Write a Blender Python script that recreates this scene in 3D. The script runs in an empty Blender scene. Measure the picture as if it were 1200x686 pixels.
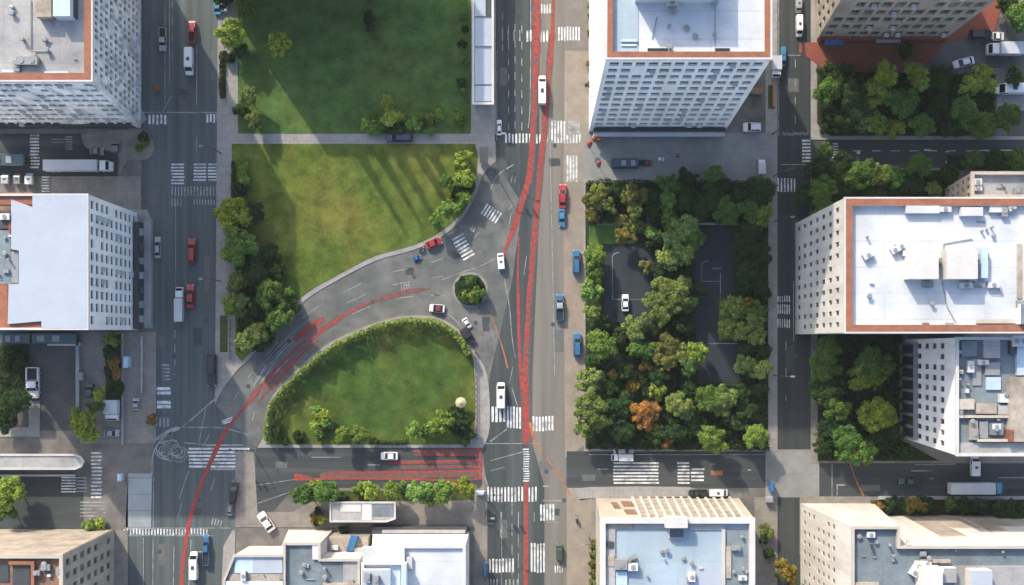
import bpy, math, random
from mathutils import Vector, Matrix
random.seed(7)
R = math.radians
sc = bpy.context.scene
col = sc.collection

# ------------------------------------------------------------------ survey
# the ground plan was measured on the aerial photograph: 1 plan unit = 0.16 m,
# the drone hangs H metres above plan point (NX, NY)
K, H, NX, NY = 0.16, 220.0, 600.0, 405.0
def W(px, py, z=0.0):
    s = (H - z) / H * K
    return Vector(((px - NX) * s, (NY - py) * s, z))
def G(px, py):
    w = W(px, py); return (w.x, w.y)

# ------------------------------------------------------------------ materials
MATS = {}
def mat(name, c, rough=.85, var=.25, scale=.5, stretch=(1, 1, 1), stain=None, stain_scale=.08, stain_amt=.5,
        fine=6.0, seams=None, spec=.3, bump=0.0, objcol=False, metal=0.0):
    m = bpy.data.materials.new(name); m.use_nodes = True
    nt = m.node_tree; N = nt.nodes; L = nt.links
    b = N['Principled BSDF']; b.inputs['Roughness'].default_value = rough
    b.inputs['Specular IOR Level'].default_value = spec
    b.inputs['Metallic'].default_value = metal
    geo = N.new('ShaderNodeNewGeometry')
    mp = N.new('ShaderNodeMapping'); mp.inputs['Scale'].default_value = stretch
    L.new(geo.outputs['Position'], mp.inputs['Vector'])
    n1 = N.new('ShaderNodeTexNoise'); n1.inputs['Scale'].default_value = scale; n1.inputs['Detail'].default_value = 6
    n1.inputs['Roughness'].default_value = .65
    n2 = N.new('ShaderNodeTexNoise'); n2.inputs['Scale'].default_value = scale * fine; n2.inputs['Detail'].default_value = 4
    L.new(mp.outputs[0], n1.inputs['Vector']); L.new(geo.outputs['Position'], n2.inputs['Vector'])
    add = N.new('ShaderNodeMath'); add.operation = 'MULTIPLY_ADD'; add.inputs[1].default_value = .45
    L.new(n2.outputs['Fac'], add.inputs[0]); L.new(n1.outputs['Fac'], add.inputs[2])
    mr = N.new('ShaderNodeMapRange'); mr.inputs['From Min'].default_value = .45; mr.inputs['From Max'].default_value = 1.0
    mr.inputs['To Min'].default_value = 1 - var; mr.inputs['To Max'].default_value = 1 + var
    L.new(add.outputs[0], mr.inputs['Value'])
    mul = N.new('ShaderNodeVectorMath'); mul.operation = 'SCALE'
    L.new(mr.outputs[0], mul.inputs['Scale'])
    if objcol:
        oi = N.new('ShaderNodeObjectInfo'); src = oi.outputs['Color']
    else:
        rgb = N.new('ShaderNodeRGB'); rgb.outputs[0].default_value = (*c, 1); src = rgb.outputs[0]
    if stain:
        n3 = N.new('ShaderNodeTexNoise'); n3.inputs['Scale'].default_value = stain_scale; n3.inputs['Detail'].default_value = 7
        n3.inputs['Roughness'].default_value = .6
        L.new(mp.outputs[0], n3.inputs['Vector'])
        rp = N.new('ShaderNodeMapRange'); rp.inputs['From Min'].default_value = .45; rp.inputs['From Max'].default_value = .66
        rp.inputs['To Max'].default_value = stain_amt
        L.new(n3.outputs['Fac'], rp.inputs['Value'])
        mx = N.new('ShaderNodeMix'); mx.data_type = 'RGBA'
        L.new(rp.outputs[0], mx.inputs['Factor']); L.new(src, mx.inputs['A']); mx.inputs['B'].default_value = (*stain, 1)
        src = mx.outputs['Result']
    if seams:
        br = N.new('ShaderNodeTexBrick'); br.inputs['Scale'].default_value = 1.0
        br.inputs['Brick Width'].default_value = seams[0]; br.inputs['Row Height'].default_value = seams[1]
        br.inputs['Mortar Size'].default_value = seams[2]
        br.inputs['Color1'].default_value = (1, 1, 1, 1); br.inputs['Color2'].default_value = (.93, .93, .93, 1)
        br.inputs['Mortar'].default_value = (seams[3],) * 3 + (1,)
        L.new(geo.outputs['Position'], br.inputs['Vector'])
        mm = N.new('ShaderNodeMix'); mm.data_type = 'RGBA'; mm.blend_type = 'MULTIPLY'; mm.inputs['Factor'].default_value = 1
        L.new(src, mm.inputs['A']); L.new(br.outputs['Color'], mm.inputs['B']); src = mm.outputs['Result']
    L.new(src, mul.inputs[0]); L.new(mul.outputs[0], b.inputs['Base Color'])
    if bump:
        bp = N.new('ShaderNodeBump'); bp.inputs['Strength'].default_value = bump; bp.inputs['Distance'].default_value = .2
        L.new(n2.outputs['Fac'], bp.inputs['Height']); L.new(bp.outputs[0], b.inputs['Normal'])
    MATS[name] = m
    return m

def foliage_mat():
    m = bpy.data.materials.new('foliage'); m.use_nodes = True
    nt = m.node_tree; N = nt.nodes; L = nt.links
    b = N['Principled BSDF']; b.inputs['Roughness'].default_value = .75; b.inputs['Specular IOR Level'].default_value = .06
    oi = N.new('ShaderNodeObjectInfo'); geo = N.new('ShaderNodeNewGeometry')
    mr = N.new('ShaderNodeMapRange'); mr.inputs['To Min'].default_value = .5; mr.inputs['To Max'].default_value = 1.6
    L.new(geo.outputs['Random Per Island'], mr.inputs['Value'])
    hs = N.new('ShaderNodeHueSaturation')
    hr = N.new('ShaderNodeMapRange'); hr.inputs['To Min'].default_value = .475; hr.inputs['To Max'].default_value = .525
    ns = N.new('ShaderNodeTexNoise'); ns.inputs['Scale'].default_value = .7
    L.new(geo.outputs['Position'], ns.inputs['Vector'])
    L.new(ns.outputs['Fac'], hr.inputs['Value'])
    L.new(hr.outputs[0], hs.inputs['Hue']); L.new(mr.outputs[0], hs.inputs['Value'])
    L.new(oi.outputs['Color'], hs.inputs['Color'])
    L.new(hs.outputs[0], b.inputs['Base Color'])
    tr = N.new('ShaderNodeBsdfTranslucent'); L.new(hs.outputs[0], tr.inputs['Color'])
    mx = N.new('ShaderNodeMixShader'); mx.inputs[0].default_value = .2
    L.new(b.outputs[0], mx.inputs[1]); L.new(tr.outputs[0], mx.inputs[2])
    L.new(mx.outputs[0], N['Material Output'].inputs['Surface'])
    return m
def glass_mat(name, c, rough=.12):
    m = bpy.data.materials.new(name); m.use_nodes = True
    b = m.node_tree.nodes['Principled BSDF']; b.inputs['Base Color'].default_value = (*c, 1)
    b.inputs['Roughness'].default_value = rough; b.inputs['Specular IOR Level'].default_value = .35
    return m
def paint_mat():
    m = bpy.data.materials.new('car_paint'); m.use_nodes = True
    nt = m.node_tree; b = nt.nodes['Principled BSDF']
    oi = nt.nodes.new('ShaderNodeObjectInfo'); nt.links.new(oi.outputs['Color'], b.inputs['Base Color'])
    b.inputs['Roughness'].default_value = .4; b.inputs['Coat Weight'].default_value = .3; b.inputs['Coat Roughness'].default_value = .15
    return m

M = {}
M['asphalt'] = mat('asphalt', (.055, .061, .066), var=.3, scale=.25, stain=(.095, .098, .096), stain_scale=.05, fine=14, stain_amt=.6)
M['asphalt_ns'] = mat('asphalt_worn_lengthwise', (.062, .078, .083), var=.42, scale=.9, stretch=(1, .02, 1), stain=(.092, .108, .112), stain_scale=.5, fine=6, stain_amt=.6)
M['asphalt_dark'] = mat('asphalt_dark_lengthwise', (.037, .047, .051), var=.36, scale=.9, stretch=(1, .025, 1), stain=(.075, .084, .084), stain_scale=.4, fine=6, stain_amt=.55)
M['asphalt_ew'] = mat('asphalt_worn_crosswise', (.036, .043, .047), var=.36, scale=.8, stretch=(.03, 1, 1), stain=(.07, .075, .075), stain_scale=.35, fine=7, stain_amt=.55)
M['curve_road'] = mat('asphalt_bleached', (.088, .095, .094), var=.34, scale=.35, stain=(.15, .152, .145), stain_scale=.09, fine=10, stain_amt=.7)
M['asphalt_shade'] = mat('asphalt_with_shade', (.027, .034, .037), var=.34, scale=.9, stretch=(1, .025, 1), stain=(.05, .056, .056), stain_scale=.4, fine=6, stain_amt=.55)  # right avenue's shade is put into this darker asphalt colour
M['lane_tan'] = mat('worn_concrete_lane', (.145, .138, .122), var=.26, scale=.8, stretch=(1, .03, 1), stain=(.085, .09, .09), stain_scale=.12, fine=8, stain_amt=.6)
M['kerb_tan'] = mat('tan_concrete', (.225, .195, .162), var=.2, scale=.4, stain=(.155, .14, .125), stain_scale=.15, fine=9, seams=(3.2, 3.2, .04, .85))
M['plaza'] = mat('plaza_concrete', (.2, .21, .205), var=.2, scale=.3, stain=(.13, .14, .14), stain_scale=.1, fine=10, seams=(6, 4, .05, .85))
M['sidewalk'] = mat('sidewalk_concrete', (.25, .245, .235), var=.18, scale=.6, stain=(.17, .17, .165), stain_scale=.2, fine=7, seams=(1.6, 1.6, .05, .78))
M['sidewalk_warm'] = mat('sidewalk_warm', (.2, .185, .165), var=.25, scale=.5, stain=(.11, .105, .10), stain_scale=.2, fine=7, seams=(2.4, 2.4, .05, .8))
M['yard'] = mat('yard_dirt_concrete', (.14, .132, .122), var=.3, scale=.35, stain=(.08, .078, .075), stain_scale=.12, fine=9, stain_amt=.8)
M['yard_dark'] = mat('yard_dark', (.065, .064, .066), var=.3, scale=.35, stain=(.1, .095, .09), stain_scale=.12, fine=9, stain_amt=.6)
M['slab'] = mat('pale_slab', (.24, .275, .29), var=.14, scale=.4, seams=(30, 3.1, .08, .6), fine=8, stain=(.17, .2, .21))
M['court'] = mat('court_surface', (.019, .028, .036), var=.25, scale=.5, fine=10, stain=(.03, .038, .046), stain_scale=.12)
M['terracotta_ground'] = mat('terracotta_paving', (.2, .06, .04), var=.2, scale=.8, fine=8, seams=(.8, .4, .04, .7), stain=(.12, .05, .04))
M['white_paint'] = mat('white_road_paint', (.52, .54, .55), var=.3, scale=1.2, fine=6, stain=(.13, .145, .15), stain_scale=.7, stain_amt=.85)
M['faded_paint'] = mat('faded_road_paint', (.25, .265, .27), var=.35, scale=1.2, fine=6, stain=(.08, .09, .095), stain_scale=.5, stain_amt=.9)
M['red_trail'] = mat('red_light_trail', (.25, .042, .036), var=.45, scale=1.4, fine=4, stain=(.12, .064, .06), stain_scale=.5, stain_amt=.8)  # car light trails put on the road as a red colour
M['orange_trail_and_paint'] = mat('orange_trail_and_road_paint', (.3, .12, .05), var=.4, scale=1.0, fine=5, stain=(.1, .08, .07), stain_scale=.4, stain_amt=.8)  # serves orange light trails and the rust patch alike
M['lawn_dark'] = mat('lawn_cool', (.055, .105, .028), var=.58, scale=.3, fine=16, stain=(.09, .115, .03), stain_scale=.07, stain_amt=.6, rough=.95, spec=.1)
M['lawn'] = mat('lawn_dry', (.064, .098, .018), var=.58, scale=.35, fine=12, stain=(.125, .122, .028), stain_scale=.07, stain_amt=.85, rough=.95, spec=.1)
M['lawn_oval'] = mat('lawn_oval_grass', (.04, .076, .016), var=.58, scale=.35, fine=12, stain=(.115, .112, .024), stain_scale=.05, stain_amt=.9, rough=.95, spec=.1)
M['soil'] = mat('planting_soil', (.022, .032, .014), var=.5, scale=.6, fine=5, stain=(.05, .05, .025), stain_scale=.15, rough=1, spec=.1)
M['soil_green'] = mat('rough_grass', (.05, .065, .02), var=.5, scale=.6, fine=6, stain=(.08, .07, .03), stain_scale=.2, rough=1, spec=.1)
M['bark'] = mat('bark', (.07, .05, .035), var=.4, scale=3)
M['foliage'] = foliage_mat()
# buildings
M['white_wall'] = mat('white_render', (.74, .745, .75), var=.12, scale=.5, stretch=(1, 1, .25), stain=(.5, .51, .52), stain_scale=.35, stain_amt=.55)
M['bright_wall'] = mat('bright_render', (.50, .485, .46), var=.18, scale=.5, stretch=(1, 1, .25), stain=(.36, .345, .32), stain_scale=.3, stain_amt=.6)
M['dirty_wall'] = mat('weathered_white_render', (.68, .69, .70), var=.3, scale=.9, stretch=(1, 1, .3), stain=(.24, .27, .29), stain_scale=.5, stain_amt=.75)
M['cream_wall'] = mat('cream_render', (.40, .36, .31), var=.25, scale=.6, stretch=(1, 1, .3), stain=(.27, .235, .195), stain_scale=.3, stain_amt=.8)
M['beige_wall'] = mat('beige_stone', (.34, .30, .25), var=.35, scale=.7, stretch=(1, 1, .4), stain=(.18, .16, .14), stain_scale=.35, stain_amt=.75)
M['terracotta'] = mat('terracotta_coping', (.235, .095, .055), var=.25, scale=.8, fine=8, stain=(.165, .08, .055), stain_scale=.35, stain_amt=.75)
M['white_coping'] = mat('white_coping', (.46, .46, .455), var=.15, scale=.6, stain=(.33, .325, .31), stain_scale=.3)
M['cream_coping'] = mat('cream_coping', (.38, .345, .30), var=.18, scale=.6, stain=(.27, .24, .2), stain_scale=.3)
M['grey_coping'] = mat('grey_coping', (.4, .4, .4), var=.15, scale=.6, stain=(.25, .25, .25), stain_scale=.3)
M['roof_white'] = mat('roof_white_membrane', (.47, .50, .53), var=.1, scale=.25, seams=(60, 4.2, .07, .8), fine=9, stain=(.33, .36, .39), stain_scale=.1, stain_amt=.75)
M['roof_plain'] = mat('roof_plain_membrane', (.305, .35, .41), var=.06, scale=.25, fine=12, stain=(.275, .32, .38), stain_scale=.1, stain_amt=.5)
M['roof_blue'] = mat('roof_blue_membrane', (.28, .36, .42), var=.12, scale=.3, seams=(5.5, 9, .05, .85), fine=9, stain=(.2, .265, .31), stain_scale=.15, stain_amt=.7)
M['roof_grey'] = mat('roof_grey_concrete', (.30, .305, .31), var=.22, scale=.25, seams=(9, 9, .06, .8), fine=10, stain=(.18, .185, .19), stain_scale=.12, stain_amt=.75)
M['roof_bluegrey'] = mat('roof_bluegrey_felt', (.15, .19, .215), var=.28, scale=.3, seams=(8, 5, .06, .8), fine=9, stain=(.10, .125, .14), stain_scale=.12, stain_amt=.8)
M['roof_cream'] = mat('roof_cream', (.31, .275, .235), var=.32, scale=.6, fine=6, stain=(.19, .165, .14), stain_scale=.2, stain_amt=.8)
M['roof_brown'] = mat('roof_brown_tiles', (.2, .115, .075), var=.35, scale=.6, fine=6, stain=(.1, .075, .06), stain_scale=.2, stain_amt=.8)
M['panel_white'] = mat('painted_metal_white', (.46, .48, .50), rough=.6, var=.12, scale=.8, stain=(.33, .35, .37), stain_scale=.4, stain_amt=.6)
M['metal_grey'] = mat('galvanised_metal', (.2, .215, .225), rough=.5, var=.2, scale=1.0)
M['metal_dark'] = mat('dark_metal', (.045, .05, .055), rough=.5, var=.2, scale=1.0)
M['panel_blue'] = mat('pale_blue_panel', (.35, .45, .55), rough=.6, var=.12, scale=.6)
M['tarp_blue'] = mat('blue_tarpaulin', (.03, .11, .26), rough=.6, var=.3, scale=2)
M['rubber'] = mat('rubber', (.02, .02, .02), var=.2, scale=2)
M['glass'] = glass_mat('window_glass', (.02, .026, .032), .35)
M['glass2'] = glass_mat('window_glass_blue', (.06, .08, .10), .35)
M['glass3'] = mat('window_blind', (.15, .16, .165), var=.4, scale=2)
M['frame'] = mat('window_frame_paint', (.2, .21, .22), var=.15, scale=1)
M['frame_warm'] = mat('window_frame_cream', (.3, .26, .21), var=.15, scale=1)
M['car_glass'] = glass_mat('car_glass', (.012, .014, .017), .08)
M['car_paint'] = paint_mat()
M['rim'] = mat('wheel_rim', (.4, .4, .42), rough=.35, var=.1, metal=.7)
M['lamp_white'] = glass_mat('headlight_glass', (.75, .76, .78), .15)
M['lamp_red'] = glass_mat('taillight_glass', (.35, .015, .012), .2)
M['load_white'] = mat('cargo_box_paint', (.42, .45, .48), rough=.5, var=.1, scale=1, seams=(2.4, 60, .04, .85), stain=(.33, .35, .37), stain_scale=.5, stain_amt=.5)
M['fabric_red'] = mat('red_fabric', (.25, .05, .045), var=.2, scale=2)
M['fabric_orange'] = mat('orange_fabric', (.4, .14, .03), var=.2, scale=2)
M['fabric_cream'] = mat('cream_fabric', (.36, .34, .22), var=.15, scale=2)
M['wood'] = mat('weathered_wood', (.2, .13, .08), var=.3, scale=2, stretch=(.2, 1, 1))
M['rust'] = mat('rusty_steel', (.18, .07, .04), var=.35, scale=2)
M['green_metal'] = mat('green_painted_metal', (.03, .06, .05), rough=.5, var=.2)

# ------------------------------------------------------------------ mesh helpers
def V3(p): return (p[0], p[1], p[2])
class MB:
    def __init__(s): s.v, s.f, s.m = [], [], []
    def add(s, vs, fs, m=0):
        o = len(s.v); s.v += [V3(p) for p in vs]
        s.f += [tuple(i + o for i in f) for f in fs]; s.m += [m] * len(fs)
    def quad(s, a, b, c, d, m=0): s.add([a, b, c, d], [(0, 1, 2, 3)], m)
    def box(s, x0, y0, z0, x1, y1, z1, m=0, mt=None):
        s.add([(x0, y0, z0), (x1, y0, z0), (x1, y1, z0), (x0, y1, z0), (x0, y0, z1), (x1, y0, z1), (x1, y1, z1), (x0, y1, z1)],
              [(0, 3, 2, 1), (0, 1, 5, 4), (1, 2, 6, 5), (2, 3, 7, 6), (3, 0, 4, 7)], m)
        s.add([(x0, y0, z1), (x1, y0, z1), (x1, y1, z1), (x0, y1, z1)], [(0, 1, 2, 3)], m if mt is None else mt)
    def prism(s, poly, z0, z1, m=0, ms=None):
        a = sum(poly[i][0] * poly[(i + 1) % len(poly)][1] - poly[(i + 1) % len(poly)][0] * poly[i][1] for i in range(len(poly)))
        if a < 0: poly = poly[::-1]
        n = len(poly)
        s.add([(p[0], p[1], z1) for p in poly], [tuple(range(n))], m)
        s.add([(p[0], p[1], z0) for p in poly] + [(p[0], p[1], z1) for p in poly],
              [(i, (i + 1) % n, n + (i + 1) % n, n + i) for i in range(n)], m if ms is None else ms)
    def flat(s, poly, z, m=0):
        a = sum(poly[i][0] * poly[(i + 1) % len(poly)][1] - poly[(i + 1) % len(poly)][0] * poly[i][1] for i in range(len(poly)))
        if a < 0: poly = poly[::-1]
        s.add([(p[0], p[1], z) for p in poly], [tuple(range(len(poly)))], m)
    def cyl(s, x, y, z0, z1, r0, r1=None, n=12, m=0):
        r1 = r0 if r1 is None else r1
        c = [(math.cos(2 * math.pi * i / n), math.sin(2 * math.pi * i / n)) for i in range(n)]
        s.add([(x + r0 * a, y + r0 * b, z0) for a, b in c] + [(x + r1 * a, y + r1 * b, z1) for a, b in c],
              [(i, (i + 1) % n, n + (i + 1) % n, n + i) for i in range(n)] + [tuple(range(n, 2 * n)), tuple(range(n - 1, -1, -1))], m)
    def tube(s, p0, p1, r0, r1=None, n=8, m=0):
        r1 = r0 if r1 is None else r1
        p0, p1 = Vector(p0), Vector(p1); d = (p1 - p0).normalized()
        a = d.orthogonal().normalized(); b = d.cross(a)
        vs = [p0 + r0 * (math.cos(2 * math.pi * i / n) * a + math.sin(2 * math.pi * i / n) * b) for i in range(n)]
        vs += [p1 + r1 * (math.cos(2 * math.pi * i / n) * a + math.sin(2 * math.pi * i / n) * b) for i in range(n)]
        s.add(vs, [(i, (i + 1) % n, n + (i + 1) % n, n + i) for i in range(n)] + [tuple(range(n - 1, -1, -1)), tuple(range(n, 2 * n))], m)
    def loft(s, rings, m=0):
        n = len(rings[0]); vs = [p for r in rings for p in r]; fs = []
        for k in range(len(rings) - 1):
            for i in range(n):
                fs.append((k * n + i, k * n + (i + 1) % n, (k + 1) * n + (i + 1) % n, (k + 1) * n + i))
        fs.append(tuple(range(n - 1, -1, -1))); fs.append(tuple(range((len(rings) - 1) * n, len(rings) * n)))
        s.add(vs, fs, m)
    def mesh(s, name, mats, smooth=False):
        me = bpy.data.meshes.new(name); me.from_pydata(s.v, [], s.f)
        for mm in (mats if isinstance(mats, (list, tuple)) else [mats]): me.materials.append(mm)
        me.polygons.foreach_set('material_index', s.m)
        if smooth: me.polygons.foreach_set('use_smooth', [True] * len(s.f))
        me.update(); return me
    def build(s, name, mats, parent=None, smooth=False, local=False):
        if parent is not None and not local:
            o = origin(parent); s.v = [(p[0] - o.x, p[1] - o.y, p[2] - o.z) for p in s.v]
        ob = bpy.data.objects.new(name, s.mesh(name, mats, smooth)); col.objects.link(ob)
        if parent is not None: ob.parent = parent
        return ob
def origin(o):
    v = Vector((0, 0, 0))
    while o is not None: v += o.location; o = o.parent
    return v
def tag(o, label=None, cat=None, group=None, kind=None):
    if label: o['label'] = label
    if cat: o['category'] = cat
    if group: o['group'] = group
    if kind: o['kind'] = kind
    return o
def thing(name, label, cat, loc=(0, 0, 0), rz=0, group=None):
    o = bpy.data.objects.new(name, None); col.objects.link(o); o.empty_display_size = .3
    o.location = loc; o.rotation_euler = (0, 0, rz)
    return tag(o, label, cat, group)
def copy_tree(o, parent=None):
    c = o.copy(); col.objects.link(c); c.parent = parent
    for ch in list(o.children): copy_tree(ch, c)
    return c
def smooth_path(pts, n=6):
    out = []
    P = [pts[0]] + list(pts) + [pts[-1]]
    for i in range(1, len(P) - 2):
        p0, p1, p2, p3 = P[i - 1], P[i], P[i + 1], P[i + 2]
        for j in range(n):
            t = j / n; q = []
            for a, b, c, d in zip(p0, p1, p2, p3):
                q.append(.5 * (2 * b + (c - a) * t + (2 * a - 5 * b + 4 * c - d) * t * t + (3 * b - a - 3 * c + d) * t ** 3))
            out.append(tuple(q))
    out.append(tuple(pts[-1])); return out
def strip(mb, pts, z, m=0, sm=True, jitter=0):
    """pts: plan (px, py, width_px) -> flat ribbon"""
    P = smooth_path(pts, 8) if sm and len(pts) > 2 else pts
    L_, R_ = [], []
    for i, p in enumerate(P):
        a = P[max(i - 1, 0)]; b = P[min(i + 1, len(P) - 1)]
        dx, dy = b[0] - a[0], b[1] - a[1]; l = math.hypot(dx, dy) or 1
        nx, ny = -dy / l, dx / l; w = p[2] / 2
        w1 = w * (1 + random.uniform(-jitter, jitter)); w2 = w * (1 + random.uniform(-jitter, jitter))
        L_.append((*G(p[0] + nx * w1, p[1] + ny * w1), z)); R_.append((*G(p[0] - nx * w2, p[1] - ny * w2), z))
    for i in range(len(P) - 1):
        mb.quad(L_[i], L_[i + 1], R_[i + 1], R_[i], m)

# ------------------------------------------------------------------ camera, light, sky
cam = bpy.data.cameras.new('camera'); co = bpy.data.objects.new('camera', cam); col.objects.link(co)
co.location = (0, 0, H); co.rotation_euler = (0, 0, 0)
cam.sensor_width = 36; cam.lens = 36 * H / (1200 * K); cam.shift_y = (NY - 343) / 1200
cam.clip_end = 3000; cam.clip_start = 1
sc.camera = co
SUN_DIR = Vector((.50, -.866, 0)); EL = R(33)
sun = bpy.data.lights.new('sun', 'SUN'); sun.energy = 2.5; sun.angle = R(.9); sun.color = (1, .86, .68)
so = bpy.data.objects.new('sun', sun); col.objects.link(so)
d = Vector((SUN_DIR.x * math.cos(EL), SUN_DIR.y * math.cos(EL), -math.sin(EL)))
so.rotation_euler = d.to_track_quat('-Z', 'Y').to_euler()
w = bpy.data.worlds.new('World'); sc.world = w; w.use_nodes = True
nt = w.node_tree; sky = nt.nodes.new('ShaderNodeTexSky'); sky.sky_type = 'NISHITA'; sky.sun_disc = False
sky.sun_elevation = EL; sky.sun_rotation = math.atan2(-SUN_DIR.x, -SUN_DIR.y)
sky.air_density = 1.0; sky.dust_density = 2.5; sky.ozone_density = .6
bg = nt.nodes['Background']; bg.inputs['Strength'].default_value = .15
nt.links.new(sky.outputs[0], bg.inputs['Color'])
vs = sc.view_settings; vs.view_transform = 'Standard'; vs.look = 'None'; vs.exposure = 1.3; vs.gamma = 1

# ------------------------------------------------------------------ ground, roads, pavements
def struct(name, mb, mats): return tag(mb.build(name, mats), kind='structure')
def sheet(name, px, z, m):
    b = MB(); b.flat([G(*p) for p in px], z); return struct(name, b, M[m])
def slab(name, px, z, m):
    b = MB(); b.prism([G(*p) for p in px], -.02, z); return struct(name, b, M[m])
def rect(x0, y0, x1, y1): return [(x0, y0), (x1, y0), (x1, y1), (x0, y1)]
g = MB(); g.flat([(-1500, -1500), (1500, -1500), (1500, 1500), (-1500, 1500)], 0); struct('ground', g, M['yard'])
left_avenue = sheet('left_avenue', [(166, -1500), (258, -1500), (258, 470), (300, 470), (320, 560), (272, 622), (272, 2200), (150, 2200), (150, 620), (180, 556), (183, 390), (166, 340)], .004, 'asphalt_ns')
outer = smooth_path([(252, 474), (262, 455), (280, 432), (292, 421), (320, 388), (358, 352), (395, 329), (440, 306), (485, 293), (517, 278), (540, 258), (556, 232), (566, 205), (580, 190)], 4)
inner = smooth_path([(300, 524), (309, 508), (310, 488), (319, 464), (343, 437), (379, 405), (420, 384), (460, 371), (496, 368), (524, 374), (545, 390), (556, 410), (570, 440), (600, 440)], 4)
curve_road = sheet('curved_road', outer + [(620, 190)] + inner[::-1], .008, 'curve_road')
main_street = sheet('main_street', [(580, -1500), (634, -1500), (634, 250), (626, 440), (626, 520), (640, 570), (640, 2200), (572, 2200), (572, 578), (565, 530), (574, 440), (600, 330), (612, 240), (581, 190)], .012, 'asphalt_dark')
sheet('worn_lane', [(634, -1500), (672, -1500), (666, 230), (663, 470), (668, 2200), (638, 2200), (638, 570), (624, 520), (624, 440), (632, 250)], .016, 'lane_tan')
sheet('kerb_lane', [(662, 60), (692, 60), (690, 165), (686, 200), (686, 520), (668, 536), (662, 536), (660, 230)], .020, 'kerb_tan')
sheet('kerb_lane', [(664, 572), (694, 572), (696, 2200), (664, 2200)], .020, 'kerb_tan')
sheet('plaza_street', rect(684, 156, 912, 214), .024, 'plaza')
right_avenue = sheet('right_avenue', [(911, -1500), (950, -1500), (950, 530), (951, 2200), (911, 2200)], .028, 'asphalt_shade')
sheet('side_street', rect(950, 164, 1700, 197), .006, 'asphalt_ew')
bottom_street = sheet('bottom_street', [(300, 524), (565, 524), (565, 572), (345, 572), (320, 600), (300, 600)], .010, 'asphalt_ew')
sheet('bottom_street', [(664, 529), (902, 529), (902, 572), (664, 572)], .024, 'asphalt_ew')
sheet('bottom_street', [(958, 543), (1700, 543), (1700, 582), (958, 582)], .006, 'asphalt_ew')
sheet('paved_crossing', rect(897, 527, 960, 583), .032, 'plaza')
sheet('car_park', [(462, 586), (572, 586), (572, 614), (462, 614)], .006, 'asphalt_dark')
sheet('left_street', rect(-400, 157, 138, 207), .006, 'asphalt_ew')
sheet('lower_left_street', [(-400, 558), (104, 558), (104, 621), (-400, 621)], .006, 'asphalt_ew')
sheet('street_corner', rect(98, 524, 150, 618), .012, 'yard')
sheet('yard', rect(-300, 402, 93, 505), .008, 'yard_dark')
sheet('pale_slab', [(150, 555), (178, 555), (177, 620), (147, 620)], .012, 'slab')
sheet('car_park', [(1060, 20), (1600, 20), (1600, 160), (1180, 160), (1180, 80), (1060, 80)], .008, 'yard_dark')
# raised pavements with kerbs
park_block = [(257, -200), (581, -200), (581, 190)] + outer[::-1][1:]
slab('pavement', park_block, .12, 'sidewalk')
slab('pavement', [(151, -200), (166, -200), (166, 128), (172, 140), (160, 152), (151, 152)], .12, 'sidewalk')
slab('pavement', smooth_path([(95, 157), (165, 152), (176, 160), (181, 175), (172, 187), (150, 188), (140, 205), (138, 180), (104, 175), (97, 165)], 3), .12, 'sidewalk_warm')
slab('pavement', rect(60, 207, 165, 246), .12, 'sidewalk_warm')
slab('pavement', [(140, 246), (172, 246), (179, 260), (179, 385), (140, 385)], .12, 'sidewalk')
slab('pavement', rect(94, 389, 183, 520), .12, 'sidewalk_warm')
slab('pavement', [(-300, 392), (92, 392), (92, 402), (-300, 402)], .10, 'sidewalk')
slab('pavement', rect(34, 470, 47, 512), .16, 'sidewalk')
slab('pavement', rect(-300, 501, 34, 512), .16, 'sidewalk')
slab('pavement', [(134, 622), (150, 622), (150, 900), (134, 900)], .12, 'sidewalk_warm')
slab('pavement', [(272, 622), (262, 640), (250, 900), (272, 900), (276, 622)], .12, 'sidewalk')
slab('pavement', [(276, 530), (298, 530), (302, 600), (344, 600), (390, 574), (562, 574), (566, 566), (571, 580), (571, 900), (556, 900), (556, 618), (276, 618)], .115, 'sidewalk_warm')
oval = [(302, 525), (310, 508), (311, 488), (320, 464), (345, 437), (380, 406), (420, 386), (460, 373), (496, 370), (522, 376), (543, 392), (556, 412), (571, 440), (574, 500), (566, 525)]
slab('pavement', smooth_path(oval, 4), .12, 'sidewalk')
slab('pavement', [(692, -200), (700, -200), (700, 155), (692, 157)], .12, 'sidewalk_warm')
slab('pavement', rect(897, -200, 911, 156), .12, 'sidewalk')
slab('pavement', rect(684, 210, 911, 529), .118, 'sidewalk')
slab('pavement', [(950, -200), (957, -200), (957, 145), (972, 160), (1700, 160), (1700, 164), (950, 164)], .12, 'sidewalk')
slab('pavement', rect(950, 197, 1700, 543), .10, 'sidewalk_warm')
slab('pavement', smooth_path([(672, 575), (690, 571), (808, 571), (808, 582), (692, 584), (680, 586)], 2) , .12, 'sidewalk')
slab('pavement', [(692, 586), (704, 586), (704, 900), (694, 900)], .12, 'sidewalk_warm')
slab('pavement', [(884, 583), (911, 583), (911, 900), (884, 900)], .12, 'sidewalk_warm')
slab('pavement', rect(937, 582, 1700, 650), .10, 'sidewalk_warm')
slab('terracotta_paving', [(943, 50), (1062, 50), (1062, 84), (968, 84), (944, 66)], .16, 'terracotta_ground')
slab('terracotta_paving', [(1062, -100), (1200, -100), (1165, 38), (1110, 50), (1078, 84), (1062, 84)], .14, 'terracotta_ground')
slab('pavement', rect(1168, 111, 1240, 130), .14, 'sidewalk')
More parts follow.
